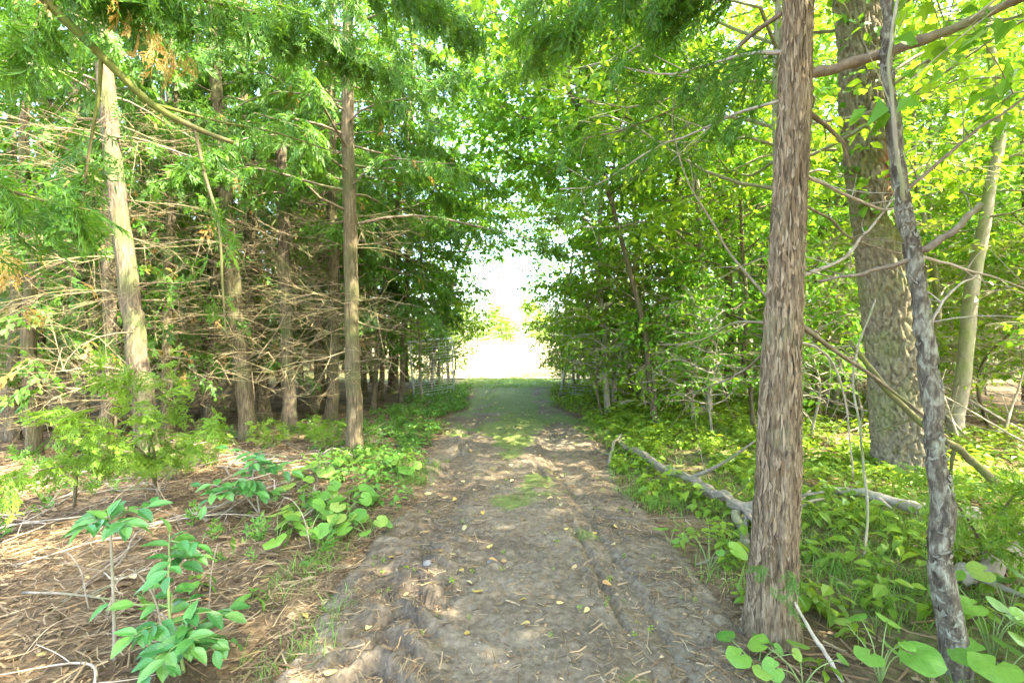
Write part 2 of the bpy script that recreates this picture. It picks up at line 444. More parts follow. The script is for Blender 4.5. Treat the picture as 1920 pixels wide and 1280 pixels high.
def frond_fine(seed):
    r = np.random.default_rng(seed)
    c = r.uniform(0.2, 0.7); k = r.uniform(-0.6, 0.6); q = r.uniform(0.3, 1.0); h = r.uniform(0, 6)
    return rhomb(frond_els(r, 6, 5, 0.022, 0.020), lambda x, y: -c * y * y - q * x * x + k * x * y + 0.05 * math.sin(7 * x + 5 * y + h))
def frond_mid(seed, np_=5, wd=0.042):
    r = np.random.default_rng(seed)
    c = r.uniform(0.2, 0.8); k = r.uniform(-0.6, 0.6); h = r.uniform(0, 6)
    return rhomb(frond_els(r, np_, 1, wd, wd * 0.9), lambda x, y: -c * y * y - 0.7 * x * x + k * x * y + 0.06 * math.sin(6 * x + 5 * y + h))

FF = [frond_fine(s) for s in range(8)]
FM = [frond_mid(s) for s in range(8)]
FS = [frond_mid(s + 40, 3, 0.055) for s in range(8)]
FL = [frond_mid(s + 20, 2, 0.09) for s in range(6)]

def fan(pts, cen, zf):
    V = [(cen[0], cen[1], zf(*cen))] + [(x, y, zf(x, y)) for x, y in pts]
    n = len(pts)
    F = [(0, 1 + i, 1 + (i + 1) % n) for i in range(n)]
    return np.array(V), np.array(F)

def maple(seed):
    r = np.random.default_rng(seed)
    lob = [(-100, 0.40), (-62, 0.30), (-32, 0.46), (-2, 0.30), (28, 0.55), (60, 0.32), (90, 0.62), (120, 0.32), (152, 0.55), (182, 0.30), (212, 0.46), (242, 0.30)]
    pts = [(math.cos(math.radians(a)) * q * r.uniform(0.9, 1.1), 0.42 + math.sin(math.radians(a)) * q) for a, q in lob]
    return fan(pts, (0, 0.38), lambda x, y: 0.22 * abs(x) - 0.3 * (y - 0.4) ** 2)
def oval(seed, wd=0.27):
    r = np.random.default_rng(seed); k = r.uniform(0.1, 0.3); c = r.uniform(0.1, 0.4)
    V = np.array([(0, 0, 0), (-wd, 0.38, k * 0.3), (-wd * 0.7, 0.72, k * 0.2 - c * .3), (0, 1, -c), (wd * 0.7, 0.72, k * 0.2 - c * .3), (wd, 0.38, k * 0.3), (0, 0.5, -c * 0.1)])
    return V, np.array([(0, 6, 1), (1, 6, 2), (2, 6, 3), (3, 6, 4), (4, 6, 5), (5, 6, 0)])
def tiny(seed):
    r = np.random.default_rng(seed); wd = r.uniform(0.28, 0.4); k = r.uniform(0.05, 0.2)
    return np.array([(0, 0, 0), (-wd, 0.45, k), (0, 1, -0.15), (wd, 0.45, k)]), np.array([(0, 2, 1), (0, 3, 2)])
LM = [maple(s) for s in range(3)]
LO = [oval(s) for s in range(3)]
LT = [tiny(s) for s in range(4)]

def leaf_mesh(name, material, kind):
    """one single leaf, unit length along +Y, with a thickness of its own curvature"""
    n = 9
    t = np.linspace(0, 1, n)
    if kind == 'buck':
        wd = 0.27 * np.sin(PI * t ** 0.9) ** 0.8 * (1.0 - 0.15 * t); wd[-1] = 0.0; wd[0] = 0.02
        cols = np.linspace(-1, 1, 7)
        V = np.array([(c * wd[i], t[i], 0.10 * abs(c) * wd[i] / 0.27 - 0.25 * t[i] ** 2 + 0.012 * math.sin(9 * t[i] * PI - abs(c) * 3)) for i in range(n) for c in cols])
    elif kind == 'round':
        cols = np.linspace(-1, 1, 19)
        V = []
        for i in range(n):
            for c in cols:
                a = c * PI * 0.93
                rad = (0.5 + 0.018 * math.sin(a * 13) + 0.10 * math.cos(a) - 0.06 * math.cos(2 * a)) * (t[i] ** 0.8)
                x = math.sin(a) * rad; y = 0.35 + math.cos(a) * rad
                V.append((x, y, 0.16 * (x * x + (y - .35) ** 2) - 0.10 * max(0, math.cos(a)) * t[i] ** 2 * 1.6 + 0.02 * math.sin(a * 5) * t[i]))
        V = np.array(V)
        cols = cols
    else:
        wd = 0.34 * np.sin(PI * t ** 0.75) ** 0.7; wd[-1] = 0.0; wd[0] = 0.01
        cols = np.linspace(-1, 1, 5)
        V = np.array([(c * wd[i], t[i] - 0.5, 0.10 * abs(c) * (1 if kind == 'fall' else -0.6) + 0.14 * math.sin(t[i] * PI * 1.2 + 0.4) * (1 if kind == 'fall' else -0.5)) for i in range(n) for c in cols])
    k = len(cols)
    idx = np.arange(n * k).reshape(n, k)
    Q = np.stack([idx[:-1, :-1], idx[:-1, 1:], idx[1:, 1:], idx[1:, :-1]], -1).reshape(-1, 4)
    return Geo().add(V, Q).mesh(name, material)
ME_BUCK = leaf_mesh('buckthorn_leaf', BUCK, 'buck')
ME_ROUND = leaf_mesh('round_leaf', ROUND, 'round')
ME_FALL = [leaf_mesh('fallen_leaf', YLEAF, 'fall'), leaf_mesh('fallen_leaf', YLEAF, 'cup')]

def orient(o, pos, ax, nrm, s):
    y = Vector(ax).normalized(); x = y.cross(Vector(nrm)).normalized(); z = x.cross(y)
    o.matrix_local = Matrix.Translation(Vector([float(v) for v in pos])) @ Matrix((x, y, z)).transposed().to_4x4() @ Matrix.Scale(float(s), 4)

# ------------------------------------------------------------------ ground
def lane_c(y): return 0.04 + 0.05 * np.sin(y * 0.4)
def lane_half(y): return 1.08 + 0.12 * np.sin(y * 0.9 + 1) + 0.06 * np.sin(y * 2.3)
def zg(x, y):
    x = np.asarray(x, float); y = np.asarray(y, float)
    d = np.abs(x - lane_c(y)) - lane_half(y)
    p = np.stack([x, y], -1)
    bank = 0.10 * sstep(0.0, 1.6, d)
    far = 1 - sstep(14, 18, y)
    z = (bank + 0.09 * (fbm(p * 0.7, 3, 3) - 0.5) * sstep(-0.2, 1.0, d) + 0.035 * (fbm(p * 4, 9, 3) - 0.5)) * far
    return z - 0.15 * (1 - sstep(-0.25, 0.1, d)) * far - 0.02 * (1 - far)

def graded(a, b, fine, coarse_to):
    core = np.arange(a, b + fine / 2, fine)
    out, s = [b], fine
    hi = []
    x = b
    while x < coarse_to:
        s *= 1.25; x += s; hi.append(x)
    return core, np.array(hi)
cx, hx = graded(-6, 6, 0.07, 700)
xs = np.concatenate([-hx[::-1], cx, hx])
cy_, hy = graded(0.5, 12, 0.07, 1000)
ys = np.concatenate([[-400, -150, -60, -25, -10, -5, -2.5, -1, 0], cy_, hy])
X, Y = np.meshgrid(xs, ys)
V = np.stack([X, Y, zg(X, Y)], -1)
ny, nx = X.shape
idx = np.arange(ny * nx).reshape(ny, nx)
Q = np.stack([idx[:-1, :-1], idx[:-1, 1:], idx[1:, 1:], idx[1:, :-1]], -1).reshape(-1, 4)
me = Geo().add(V.reshape(-1, 3), Q).mesh('ground', M_GROUND)
gm = sstep(0.9, 2.2, X) * (1 - sstep(5, 9, X)) * 0.55 * (0.3 + fbm(np.stack([X, Y], -1) * 0.9, 31, 3)) + 0.5 * sstep(14.5, 17, Y)
a = me.attributes.new('green', 'FLOAT', 'POINT'); a.data.foreach_set('value', np.clip(gm, 0, 1).astype(np.float32).ravel())
link('ground', me, kind='structure', label='forest floor of brown needles and leaf litter')

# the lane: real ruts, lug marks and clods
def lane_z(x, y):
    p = np.stack([x, y], -1)
    u = x - lane_c(y)
    clod = sstep(0.5, 0.62, fbm(p * 1.3, 46, 3))
    z = 0.014 * (fbm(p * 3, 41, 3) - 0.5) * 2 + 0.030 * (fbm(p * 10, 43, 3) - 0.5) * (0.6 + clod) + 0.020 * (fbm(p * 32, 44, 2) - 0.5) * (0.6 + clod)
    lr = -0.74 + 0.05 * np.sin(y * 0.7); rr = 0.62 + 0.09 * np.sin(y * 0.5 + 2)
    near = 1 - sstep(6, 10, y)
    gl = np.exp(-((u - lr) / 0.20) ** 4); gr = np.exp(-((u - rr) / 0.15) ** 2)
    lug = sstep(-0.1, 0.3, np.sin(2 * PI * (y + 0.55 * np.abs(u - lr) + 0.08 * vnoise(p * 5, 47)) / 0.21))
    patch = sstep(0.36, 0.52, fbm(p * 1.4, 51, 2))
    z = z - 0.05 * gl - 0.035 * gr + gl * near * patch * (0.085 * lug + 0.13 * (fbm(p * 9, 53, 3) - 0.42))
    cr = 0.40 + 0.11 * np.sin(y * 0.55 + 0.5) - 0.05 * (y - 2.4)             # a narrow tyre line running to the middle
    gc = np.abs(u - cr)
    brk = sstep(0.35, 0.6, fbm(np.stack([x * 0, y * 1.1], -1), 57, 3)) * near
    z = z - 0.032 * np.exp(-((u - cr + 0.03 * (vnoise(p * 6, 58) - 0.5)) / 0.02) ** 2) * brk + 0.014 * np.exp(-((gc - 0.055) / 0.03) ** 2) * brk * (0.2 + 1.2 * vnoise(p * 9, 55))
    z = z - 0.02 * np.exp(-((u - cr - 0.18) / 0.03) ** 2) * near
    return z + 0.02
yl = np.concatenate([np.arange(0.9, 5, 0.016), np.arange(5, 9, 0.036), np.arange(9, 18.6, 0.1)])
xl = np.arange(-1.6, 1.65, 0.018)
X, Y = np.meshgrid(xl, yl)
d = np.abs(X - lane_c(Y)) - lane_half(Y) + 0.22 * (fbm(np.stack([X, Y], -1) * 2.2, 61, 4) - 0.5)
Z = lane_z(X, Y) - 0.16 * sstep(0.0, 0.35, d) - 0.05 * sstep(17.5, 18.5, Y)
V = np.stack([X, Y, Z], -1); ny, nx = X.shape
idx = np.arange(ny * nx).reshape(ny, nx)
Q = np.stack([idx[:-1, :-1], idx[:-1, 1:], idx[1:, 1:], idx[1:, :-1]], -1).reshape(-1, 4)
me = Geo().add(V.reshape(-1, 3), Q).mesh('path', M_LANE)
u = X - lane_c(Y)
pp = np.stack([X, Y], -1)
mn = fbm(pp * 1.5, 71, 5)
moss = np.clip(0.95 * sstep(0.46, 0.62, mn + 0.20 * np.exp(-((u - 0.05) / 0.42) ** 2) * sstep(2.6, 4.5, Y) - 0.10 + 0.26 * sstep(6, 11, Y) - 0.08 * (1 - sstep(3.0, 4.5, Y)) - 0.10 * np.exp(-((np.abs(u) - 0.72) / 0.2) ** 2)), 0, 0.8)
wet = 0.75 * np.exp(-((u + 0.74) / 0.25) ** 2) * (1 - sstep(5, 9, Y)) * (fbm(pp * 2.5, 75, 3) + 0.1)
for nm, arr in (('moss', moss), ('wet', wet)):
    a = me.attributes.new(nm, 'FLOAT', 'POINT'); a.data.foreach_set('value', np.clip(arr, 0, 1).astype(np.float32).ravel())
link('path', me, kind='structure', label='rutted dirt lane with tyre marks and mossy middle strip')

fx = np.linspace(-260, 260, 60); fy = np.concatenate([np.linspace(18.2, 40, 40), np.linspace(42, 420, 40)])
X, Y = np.meshgrid(fx, fy)
X = X / 260 * np.minimum(260, np.where(Y < 40, 3.0 + 0.3 * (Y - 18), 9.6 + 4 * (Y - 40)))
Z = 0.02 + 0.10 * sstep(18, 22, Y) * fbm(np.stack([X, Y], -1) * 0.3, 81, 3) + 0.012 * np.maximum(Y - 40, 0)
ny, nx = X.shape; idx = np.arange(ny * nx).reshape(ny, nx)
Q = np.stack([idx[:-1, :-1], idx[:-1, 1:], idx[1:, 1:], idx[1:, :-1]], -1).reshape(-1, 4)
link('field', Geo().add(np.stack([X, Y, Z], -1).reshape(-1, 3), Q).mesh('field', M_FIELD), kind='structure', label='sunlit dry grass field beyond the end of the lane')

def ground_at(x, y):
    x = np.asarray(x, float); y = np.asarray(y, float)
    d = np.abs(x - lane_c(y)) - lane_half(y)
    return np.where(d < 0, lane_z(x, y), np.maximum(zg(x, y), -0.03))

# ------------------------------------------------------------------ tree builders
def trunk_geo(path, R, n=20, seed=0, style='cedar', amp=0.006, rows=None):
    """path (m,3), R (m,): a bark-covered stem with its relief in the mesh"""
    m_ = len(path)
    th = 2 * PI * np.arange(n) / n
    L_ = np.concatenate([[0], np.cumsum(np.linalg.norm(np.diff(path, axis=0), axis=1))])
    TH, LL = np.meshgrid(th, L_)
    RR = np.asarray(R)[:, None]
    if style == 'cedar':
        k = 2.2 + 22 * RR
        tw = TH + 0.12 * LL
        q = np.stack([np.cos(tw) * k, np.sin(tw) * k, LL * 2.6 + seed], -1)
        n1 = fbm(q, seed, 3); q2 = q * np.array([2.4, 2.4, 1.7])
        n2 = fbm(q2, seed + 5, 2)
        mod = amp * (sstep(0.35, 0.62, n1) * 1.3 + (1 - np.abs(2 * n2 - 1)) * 0.9 - 1.0)
        flare = 0.11 * np.exp(-LL / 0.20) * RR * 2 * (0.5 + vnoise(np.stack([np.cos(TH) * 1.6, np.sin(TH) * 1.6, 0 * TH + seed], -1), seed + 8))
        mod = mod + flare
    elif style == 'oak':
        q = np.stack([np.cos(TH) * RR / 0.042, np.sin(TH) * RR / 0.042, LL / 0.17], -1)
        q = q + 1.1 * np.stack([vnoise(q * 0.7, 5), vnoise(q * 0.7, 6), vnoise(q * 0.7, 7)], -1)
        e = voro_edge(q, seed)
        mod = amp * (sstep(0.0, 0.16, e) * (0.7 + 0.8 * vnoise(q * 0.6, 12)) + 0.45 * fbm(q * 2, 3, 2) - 0.9)
        mod = mod + 0.22 * np.exp(-LL / 0.35) * RR * (0.4 + vnoise(np.stack([np.cos(TH) * 1.8, np.sin(TH) * 1.8, 0 * TH], -1), 9))
    elif style == 'birch':
        q = np.stack([np.cos(TH) * RR / 0.035, np.sin(TH) * RR / 0.035, LL / 0.09], -1)
        n1 = fbm(q, seed, 3)
        mod = amp * (sstep(0.44, 0.54, n1) * 1.6 + 0.8 * fbm(q * 3, 4, 2) - 1.0)
    else:
        q = np.stack([np.cos(TH) * 1.5, np.sin(TH) * 1.5, LL * 3 + seed], -1)
        mod = amp * (fbm(q, seed, 3) - 0.5) * 2
    return tubes(path[None], np.asarray(R)[None], n, mod[None])

def branch_path(start, az, ln, slope, r, m_=7, droop=0.0, wob=0.06):
    t = np.linspace(0, 1, m_)
    d = np.array([math.cos(az), math.sin(az), 0])
    s = np.array([-d[1], d[0], 0])
    w1, w2 = r.normal(0, wob, 2)
    return start + np.outer(t * ln, d) + np.outer((w1 * np.sin(t * PI) + w2 * np.sin(t * 2 * PI)) * ln, s) + np.outer(ln * (slope * t + droop * t * t) + ln * wob * 0.6 * np.sin(t * 7 + w1 * 50), [0, 0, 1])

def at_height(path, z):
    k = np.clip(np.searchsorted(path[:, 2], z), 1, len(path) - 1)
    t = (z - path[k - 1, 2]) / max(path[k, 2] - path[k - 1, 2], 1e-6)
    return path[k - 1] * (1 - t) + path[k] * t

def dead_twigs(g, path, z0, z1, n, r, lmax=1.6, clear=None):
    prim, rad = [], []
    for i in range(n):
        z = r.uniform(z0, z1)
        az = r.uniform(0, 2 * PI)
        p = branch_path(at_height(path, z), az, r.uniform(0.35, lmax), r.uniform(-0.25, 0.25), r, 7, r.uniform(-0.2, 0.15), 0.045)
        if clear is not None and clear(p).any():
            continue
        prim.append(p); rad.append(np.linspace(1, 0.3, 7) * r.uniform(0.004, 0.0095))
    if not prim: return
    prim = np.array(prim); g.add(*tubes(prim, np.array(rad), 4, caps=False))
    lvl = prim
    for (kn, l0, l1, rr, mm) in ((7, 0.2, 0.7, 0.0032, 5), (4, 0.12, 0.36, 0.0022, 2)):
        k, m_ = lvl.shape[:2]
        ti = r.integers(1, m_, (k, kn))
        st = lvl[np.arange(k)[:, None], ti]
        T = unit(lvl[np.arange(k)[:, None], ti] - lvl[np.arange(k)[:, None], ti - 1])
        dv = unit(T * 0.8 + r.normal(0, 0.7, T.shape) * np.array([1, 1, 0.6]))
        ln = r.uniform(l0, l1, (k, kn, 1))
        t = np.linspace(0, 1, mm)
        bend = r.normal(0, 0.08, T.shape)
        pts = st[:, :, None] + (dv * ln)[:, :, None] * t[:, None] + (bend * ln)[:, :, None] * (t ** 2)[:, None]
        lvl = pts.reshape(-1, mm, 3)
        if clear is not None:
            keep = ~clear(lvl.reshape(-1, 3)).reshape(len(lvl), mm).any(1)
            lvl = lvl[keep]
        g.add(*tubes(lvl, np.ones((len(lvl), 1)) * np.linspace(1, 0.35, mm) * rr * r.uniform(0.7, 1.4, (len(lvl), 1)), 3, caps=False))

def cedar_crown(gl, gb, path, z0, z1, rad, nb, r, size=0.30, T=FM, dens=1.0, clear=None, droop=-0.35, prof=0.75, dry=0.0):
    B, BR = [], []
    pos, ax, nr, szz = [], [], [], []
    for i in range(nb):
        t = (i + r.random()) / nb
        z = z0 + (z1 - z0) * t
        az = i * 2.399 + r.uniform(-0.4, 0.4)
        ln = rad * ((1 - t) ** prof * 0.85 + 0.15) * r.uniform(0.65, 1.1)
        p = branch_path(at_height(path, z), az, ln, r.uniform(0.05, 0.35), r, 8, droop * r.uniform(0.6, 1.5), 0.05)
        B.append(p); BR.append(np.linspace(1, 0.25, 8) * (0.006 + 0.006 * ln))
        ns = int(ln * 26 * dens) + 4
        u = r.uniform(0.18, 1.0, ns) ** 0.8
        k = np.clip((u * 7).astype(int), 0, 6); f = (u * 7 - k)[:, None]
        q = p[k] * (1 - f) + p[np.minimum(k + 1, 7)] * f
        d = unit(p[np.minimum(k + 1, 7)] - p[k])
        side = unit(np.cross(d, [0, 0, 1])) * r.choice([-1, 1], ns)[:, None]
        a_ = unit(d * r.uniform(0.2, 1.0, (ns, 1)) + side * r.uniform(0.2, 1.0, (ns, 1)) + np.array([0, 0, -1]) * r.uniform(0.0, 0.7, (ns, 1)))
        pos.append(q + r.normal(0, 0.03, q.shape)); ax.append(a_)
        nr.append(unit(np.array([0, 0, 1]) + r.normal(0, 0.45, (ns, 3)) + side * 0.3))
        szz.append(size * 0.72 * r.uniform(0.5, 1.3, ns))
    pos, ax, nr, szz = map(np.concatenate, (pos, ax, nr, szz))
    if clear is not None:
        kp = ~clear(pos + ax * szz[:, None] * 0.6)
        pos, ax, nr, szz = pos[kp], ax[kp], nr[kp], szz[kp]
    dm = r.random(len(pos)) < dry
    stamp_any(gl, T, pos[~dm], ax[~dm], nr[~dm], szz[~dm], r)
    if dm.any(): stamp_any(gl, T, pos[dm], ax[dm], nr[dm], szz[dm], r, 1)
    gb.add(*tubes(np.array(B), np.array(BR), 4, caps=False))

def broad_crown(gl, gb, path, z0, z1, rad, nb, nleaf, r, size=0.09, T=LT, clear=None, flat=0.35, rise=0.45):
    prim, ends = [], []
    for i in range(nb):
        t = (i + r.random()) / nb
        z = z0 + (z1 - z0) * t
        ln = rad * (0.45 + 0.55 * math.sin(PI * min(1, 0.25 + 0.75 * t))) * r.uniform(0.6, 1.1)
        prim.append(branch_path(at_height(path, z), i * 2.399 + r.uniform(-0.5, 0.5), ln, r.uniform(0.1, rise * 1.6), r, 8, r.uniform(-0.35, 0.0), 0.08))
    prim = np.array(prim)
    gb.add(*tubes(prim, np.ones((nb, 1)) * np.linspace(0.016, 0.004, 8) * (rad / 2) ** 0.5, 4, caps=False))
    kn = 11
    ti = r.integers(2, 8, (nb, kn))
    st = prim[np.arange(nb)[:, None], ti]
    Tn = unit(st - prim[np.arange(nb)[:, None], ti - 1])
    dv = unit(Tn * 0.7 + r.normal(0, 0.7, Tn.shape) * np.array([1, 1, 0.35]))
    ln = rad * r.uniform(0.15, 0.45, (nb, kn, 1))
    t = np.linspace(0, 1, 4)
    sec = st[:, :, None] + (dv * ln)[:, :, None] * t[:, None] + np.array([0, 0, -0.12]) * (ln[:, :, None] * (t ** 2)[:, None])
    sec = sec.reshape(-1, 4, 3)
    if clear is not None:
        sec = sec[clear(sec.reshape(-1, 3)).reshape(-1, 4).mean(1) < 0.5]
    gb.add(*tubes(sec, np.ones((len(sec), 1)) * np.linspace(0.005, 0.0018, 4), 3, caps=False))
    k = r.integers(0, len(sec), nleaf); u = r.uniform(0.1, 1.05, nleaf)
    a, b = sec[k, 0], sec[k, 3]
    d = unit(b - a)
    q = a + (b - a) * u[:, None] + r.normal(0, 1, (nleaf, 3)) * np.array([0.055, 0.055, 0.055 * flat]) * (rad ** 0.5)
    axv = unit(d * 0.6 + r.normal(0, 0.6, (nleaf, 3)) + np.array([0, 0, -0.25]))
    nr = unit(np.array([0, 0, 1.0]) + r.normal(0, 0.45, (nleaf, 3)))
    s = size * r.uniform(0.45, 1.35, nleaf)
    if clear is not None:
        kp = ~clear(q); q, axv, nr, s = q[kp], axv[kp], nr[kp], s[kp]
    stamp_any(gl, T, q, axv, nr, s, r)

def corridor(p):
    """the open slot of sky above the lane"""
    p = np.asarray(p).reshape(-1, 3)
    x, y, z = p[:, 0], p[:, 1], p[:, 2]
    c = 0.18 - 0.022 * y + 0.22 * np.sin(z * 1.3 + y)
    hw = np.where(z < 3.9 + 0.5 * np.sin(y * 1.7), 0.02 + 0.026 * y, 0.0) * sstep(4, 7, y)
    low = (z < 1.75 + 0.25 * np.sin(x * 3 + y)) & (x > -1.55) & (x < 1.05) & (y > 6)
    gl = (x > -2.5) & (x < -1.45) & (y > 9.5) & (y < 12.8) & (z < 1.72) & (z > 0.5)
    gr = (x > 1.25) & (x < 2.2) & (y > 10.0) & (y < 12.3) & (z < 1.70) & (z > 1.40)
    return ((np.abs(x - c) < hw) & (y > 3.0)) | low | gl | gr

def stem_path(pts, n, r, wob=0.01):
    p = spl(pts, n)
    t = np.arange(n)
    p[:, 0] += wob * np.sin(t * 0.5 + r.uniform(0, 6)); p[:, 1] += wob * np.sin(t * 0.4 + r.uniform(0, 6))
    return p

def tree_root(name, label, cat, base, group=None):
    return link(name, None, loc=base, label=label, cat=cat, group=group)

# ------------------------------------------------------------------ right side: the three near stems
def px_path(pts):
    return np.array([P(*p) for p in pts])

# nearest cedar
r = np.random.default_rng(101)
Y1 = 2.31
base = P(1446, 1196, Y1); base[2] = float(zg(base[0], base[1]))
pts = [base - [0.0, 0, 0.12], base + [0, 0, 0.02]] + [P(x, y, Y1) for x, y in ((1449, 1060), (1458, 900), (1466, 640), (1484, 300), (1491, 100), (1496, -60))]
pts += [np.array([1.50, 2.33, 4.6]), np.array([1.56, 2.36, 6.4]), np.array([1.6, 2.4, 9.0])]
pth = spl(pts, 340)
hz = pth[:, 2] - base[2]
rad = np.interp(hz, [-0.2, 0.0, 0.12, 0.35, 0.8, 1.5, 2.4, 3.2, 5, 9], [0.128, 0.115, 0.106, 0.098, 0.091, 0.075, 0.065, 0.061, 0.047, 0.02])
cedar1 = tree_root('cedar_tree', 'large straight cedar with peeling brown bark standing right beside the lane', 'tree', base)
ro = np.random.default_rng(5)
V, F = trunk_geo(pth, rad, 96, 3, 'cedar', 0.0125)
# knots and branch scars pushed out of the stem
for kx, ky in ((1470, 245), (1455, 590), (1440, 330), (1442, 500), (1450, 740), (1463, 1005), (1475, 850)):
    q = P(kx, ky, Y1 - 0.075)
    dd = np.linalg.norm(V - q, axis=1)
    c_ = np.stack([np.interp(V[:, 2], pth[:, 2], pth[:, i]) for i in range(2)] + [V[:, 2]], -1)
    V = V + unit(V - c_) * (0.028 * np.exp(-(dd / 0.032) ** 2) - 0.022 * np.exp(-(dd / 0.012) ** 2))[:, None]
link('trunk', Geo().add(V, F).mesh('trunk', B_R1, off=base), cedar1)
# lifted strips of bark
g = Geo()
ns = 1500
zz = ro.uniform(0.02, 3.4, ns); az = ro.uniform(PI * 0.95, PI * 2.05, ns)
cen = np.stack([np.interp(zz + base[2], pth[:, 2], pth[:, i]) for i in range(3)], -1)
Rz = np.interp(zz, hz, rad)
t = np.linspace(0, 1, 6)
ln = ro.uniform(0.025, 0.13, ns)
for i in range(ns):
    wd = ro.uniform(0.002, 0.008)
    lift = ro.uniform(0.002, 0.017) * np.abs(t - ro.choice([0, 1])) ** 2 + ro.uniform(0.001, 0.007)
    rr_ = Rz[i] + lift
    row = []
    for sgn, off in ((-1, 0.0), (0, 0.003), (1, 0.0)):
        aa = az[i] + sgn * wd * np.sin(PI * np.clip(t * 0.9 + 0.05, 0, 1)) / Rz[i] + 0.05 * np.sin(t * 3)
        row.append(np.stack([cen[i, 0] + np.cos(aa) * (rr_ + off), cen[i, 1] + np.sin(aa) * (rr_ + off), cen[i, 2] + (t - 0.5) * ln[i]], -1))
    row = np.array(row); id_ = np.arange(18).reshape(3, 6)
    g.add(row.reshape(-1, 3), np.stack([id_[:-1, :-1], id_[1:, :-1], id_[1:, 1:], id_[:-1, 1:]], -1).reshape(-1, 4))
link('bark_strips', g.mesh('bark_strips', island_mat('bark_strip', [(0.11, 0.073, 0.038), (0.17, 0.118, 0.063), (0.23, 0.168, 0.096), (0.29, 0.226, 0.14), (0.145, 0.10, 0.053)]), off=base), cedar1, kind='stuff')
def branches(root, lst, base, default):
    for e in lst:
        pts, r0, r1 = e[:3]; m_ = e[3] if len(e) > 3 else default
        p = px_path(pts); n = 26
        q = spl(p, n)
        q = q + 0.010 * (np.stack([vnoise(np.stack([np.arange(n) * 0.55 + r0 * 900, np.full(n, s * 7.0)], -1), s) for s in (1, 2, 3)], -1) - 0.5)
        R = np.linspace(r0, r1, n) * (0.85 + 0.3 * vnoise(np.stack([np.arange(n) * 0.9, np.full(n, r0 * 500)], -1), 4))
        g = Geo().add(*tubes(q[None], R[None], 8))
        # side twigs
        k = max(2, int(np.linalg.norm(p[-1] - p[0]) * 5))
        tw = []
        for _ in range(k):
            i = ro.integers(4, n - 1)
            T = unit(q[i] - q[i - 1]); dv = unit(T * 0.8 + ro.normal(0, 0.6, 3))
            l_ = ro.uniform(0.1, 0.45); tt = np.linspace(0, 1, 5)[:, None]
            tw.append(q[i] + dv * l_ * tt + ro.normal(0, 0.12, 3) * l_ * tt ** 2)
        g.add(*tubes(np.array(tw), np.ones((k, 1)) * np.linspace(0.0035, 0.0012, 5), 4, caps=False))
        link('branch', g.mesh('branch', m_, off=base), root)
branches(cedar1, [
    ([(1510, 142, 2.3), (1600, 118, 2.25), (1700, 85, 2.18), (1800, 48, 2.1), (1930, -10, 2.0)], 0.030, 0.019),
    ([(1462, 28, 2.32), (1400, 75, 2.6), (1330, 150, 2.9), (1270, 200, 3.1), (1180, 240, 3.4), (1085, 262, 3.6)], 0.013, 0.004),
    ([(1470, 100, 2.32), (1400, 103, 2.5), (1320, 125, 2.7), (1240, 140, 2.9), (1170, 126, 3.1)], 0.012, 0.004, B_PALE),
    ([(1462, 190, 2.32), (1380, 215, 2.6), (1290, 255, 2.9), (1230, 278, 3.0), (1120, 345, 3.4), (1050, 356, 3.6)], 0.009, 0.004, B_PALE),
    ([(1455, 575, 2.32), (1375, 485, 2.6), (1330, 410, 2.7), (1285, 330, 2.8), (1262, 240, 2.9), (1266, 150, 3.0)], 0.007, 0.003),
    ([(1506, 203, 2.33), (1555, 243, 2.4), (1580, 268, 2.45), (1593, 315, 2.5)], 0.013, 0.007),
    ([(1500, 326, 2.33), (1590, 368, 2.5), (1650, 392, 2.6), (1700, 385, 2.7)], 0.010, 0.005, B_PALE),
    ([(1496, 380, 2.33), (1560, 415, 2.5), (1600, 450, 2.6), (1700, 478, 2.9)], 0.008, 0.004),
    ([(1490, 524, 2.33), (1580, 485, 2.5), (1620, 440, 2.6), (1680, 370, 2.7)], 0.010, 0.005, B_PALE),
    ([(1488, 600, 2.33), (1540, 640, 2.7), (1600, 680, 3.0), (1680, 738, 3.3), (1740, 785, 3.5)], 0.015, 0.010),
    ([(1490, 640, 2.33), (1535, 655, 2.5), (1570, 700, 2.6), (1590, 790, 2.7), (1600, 900, 2.75)], 0.007, 0.004, B_PALE),
    ([(1440, 655, 2.33), (1400, 690, 2.6), (1340, 722, 2.9), (1280, 740, 3.2)], 0.008, 0.003),
    ([(1440, 605, 2.33), (1370, 608, 2.6), (1310, 640, 2.9), (1230, 646, 3.1)], 0.008, 0.003),
], base, B_BR)
# foliage of the nearest cedar: sprays hanging above the lane's edge and the sprig low on its trunk
def sprays(g, path, n, size, r, T=FF, hang=0.8, lo=0.1, m=0, spread=0.6):
    u = r.uniform(lo, 1, n) * (len(path) - 1); k = np.clip(u.astype(int), 0, len(path) - 2); f = (u - k)[:, None]
    q = path[k] * (1 - f) + path[k + 1] * f + r.normal(0, 0.25 * size, (n, 3))
    d = unit(path[k + 1] - path[k])
    side = unit(np.cross(d, [0, 0, 1.0])) * r.choice([-1, 1], n)[:, None]
    ax = unit(d * r.uniform(0.2, 1, (n, 1)) + side * r.uniform(0, spread, (n, 1)) + np.array([0, 0, -1]) * r.uniform(0.1, hang, (n, 1)))
    nr = unit(np.array([0, 0, 1]) * 0.6 + r.normal(0, 0.5, (n, 3)) + side * 0.4)
    stamp_any(g, T, q, ax, nr, size * r.uniform(0.6, 1.2, n), r, m)
g = Geo()
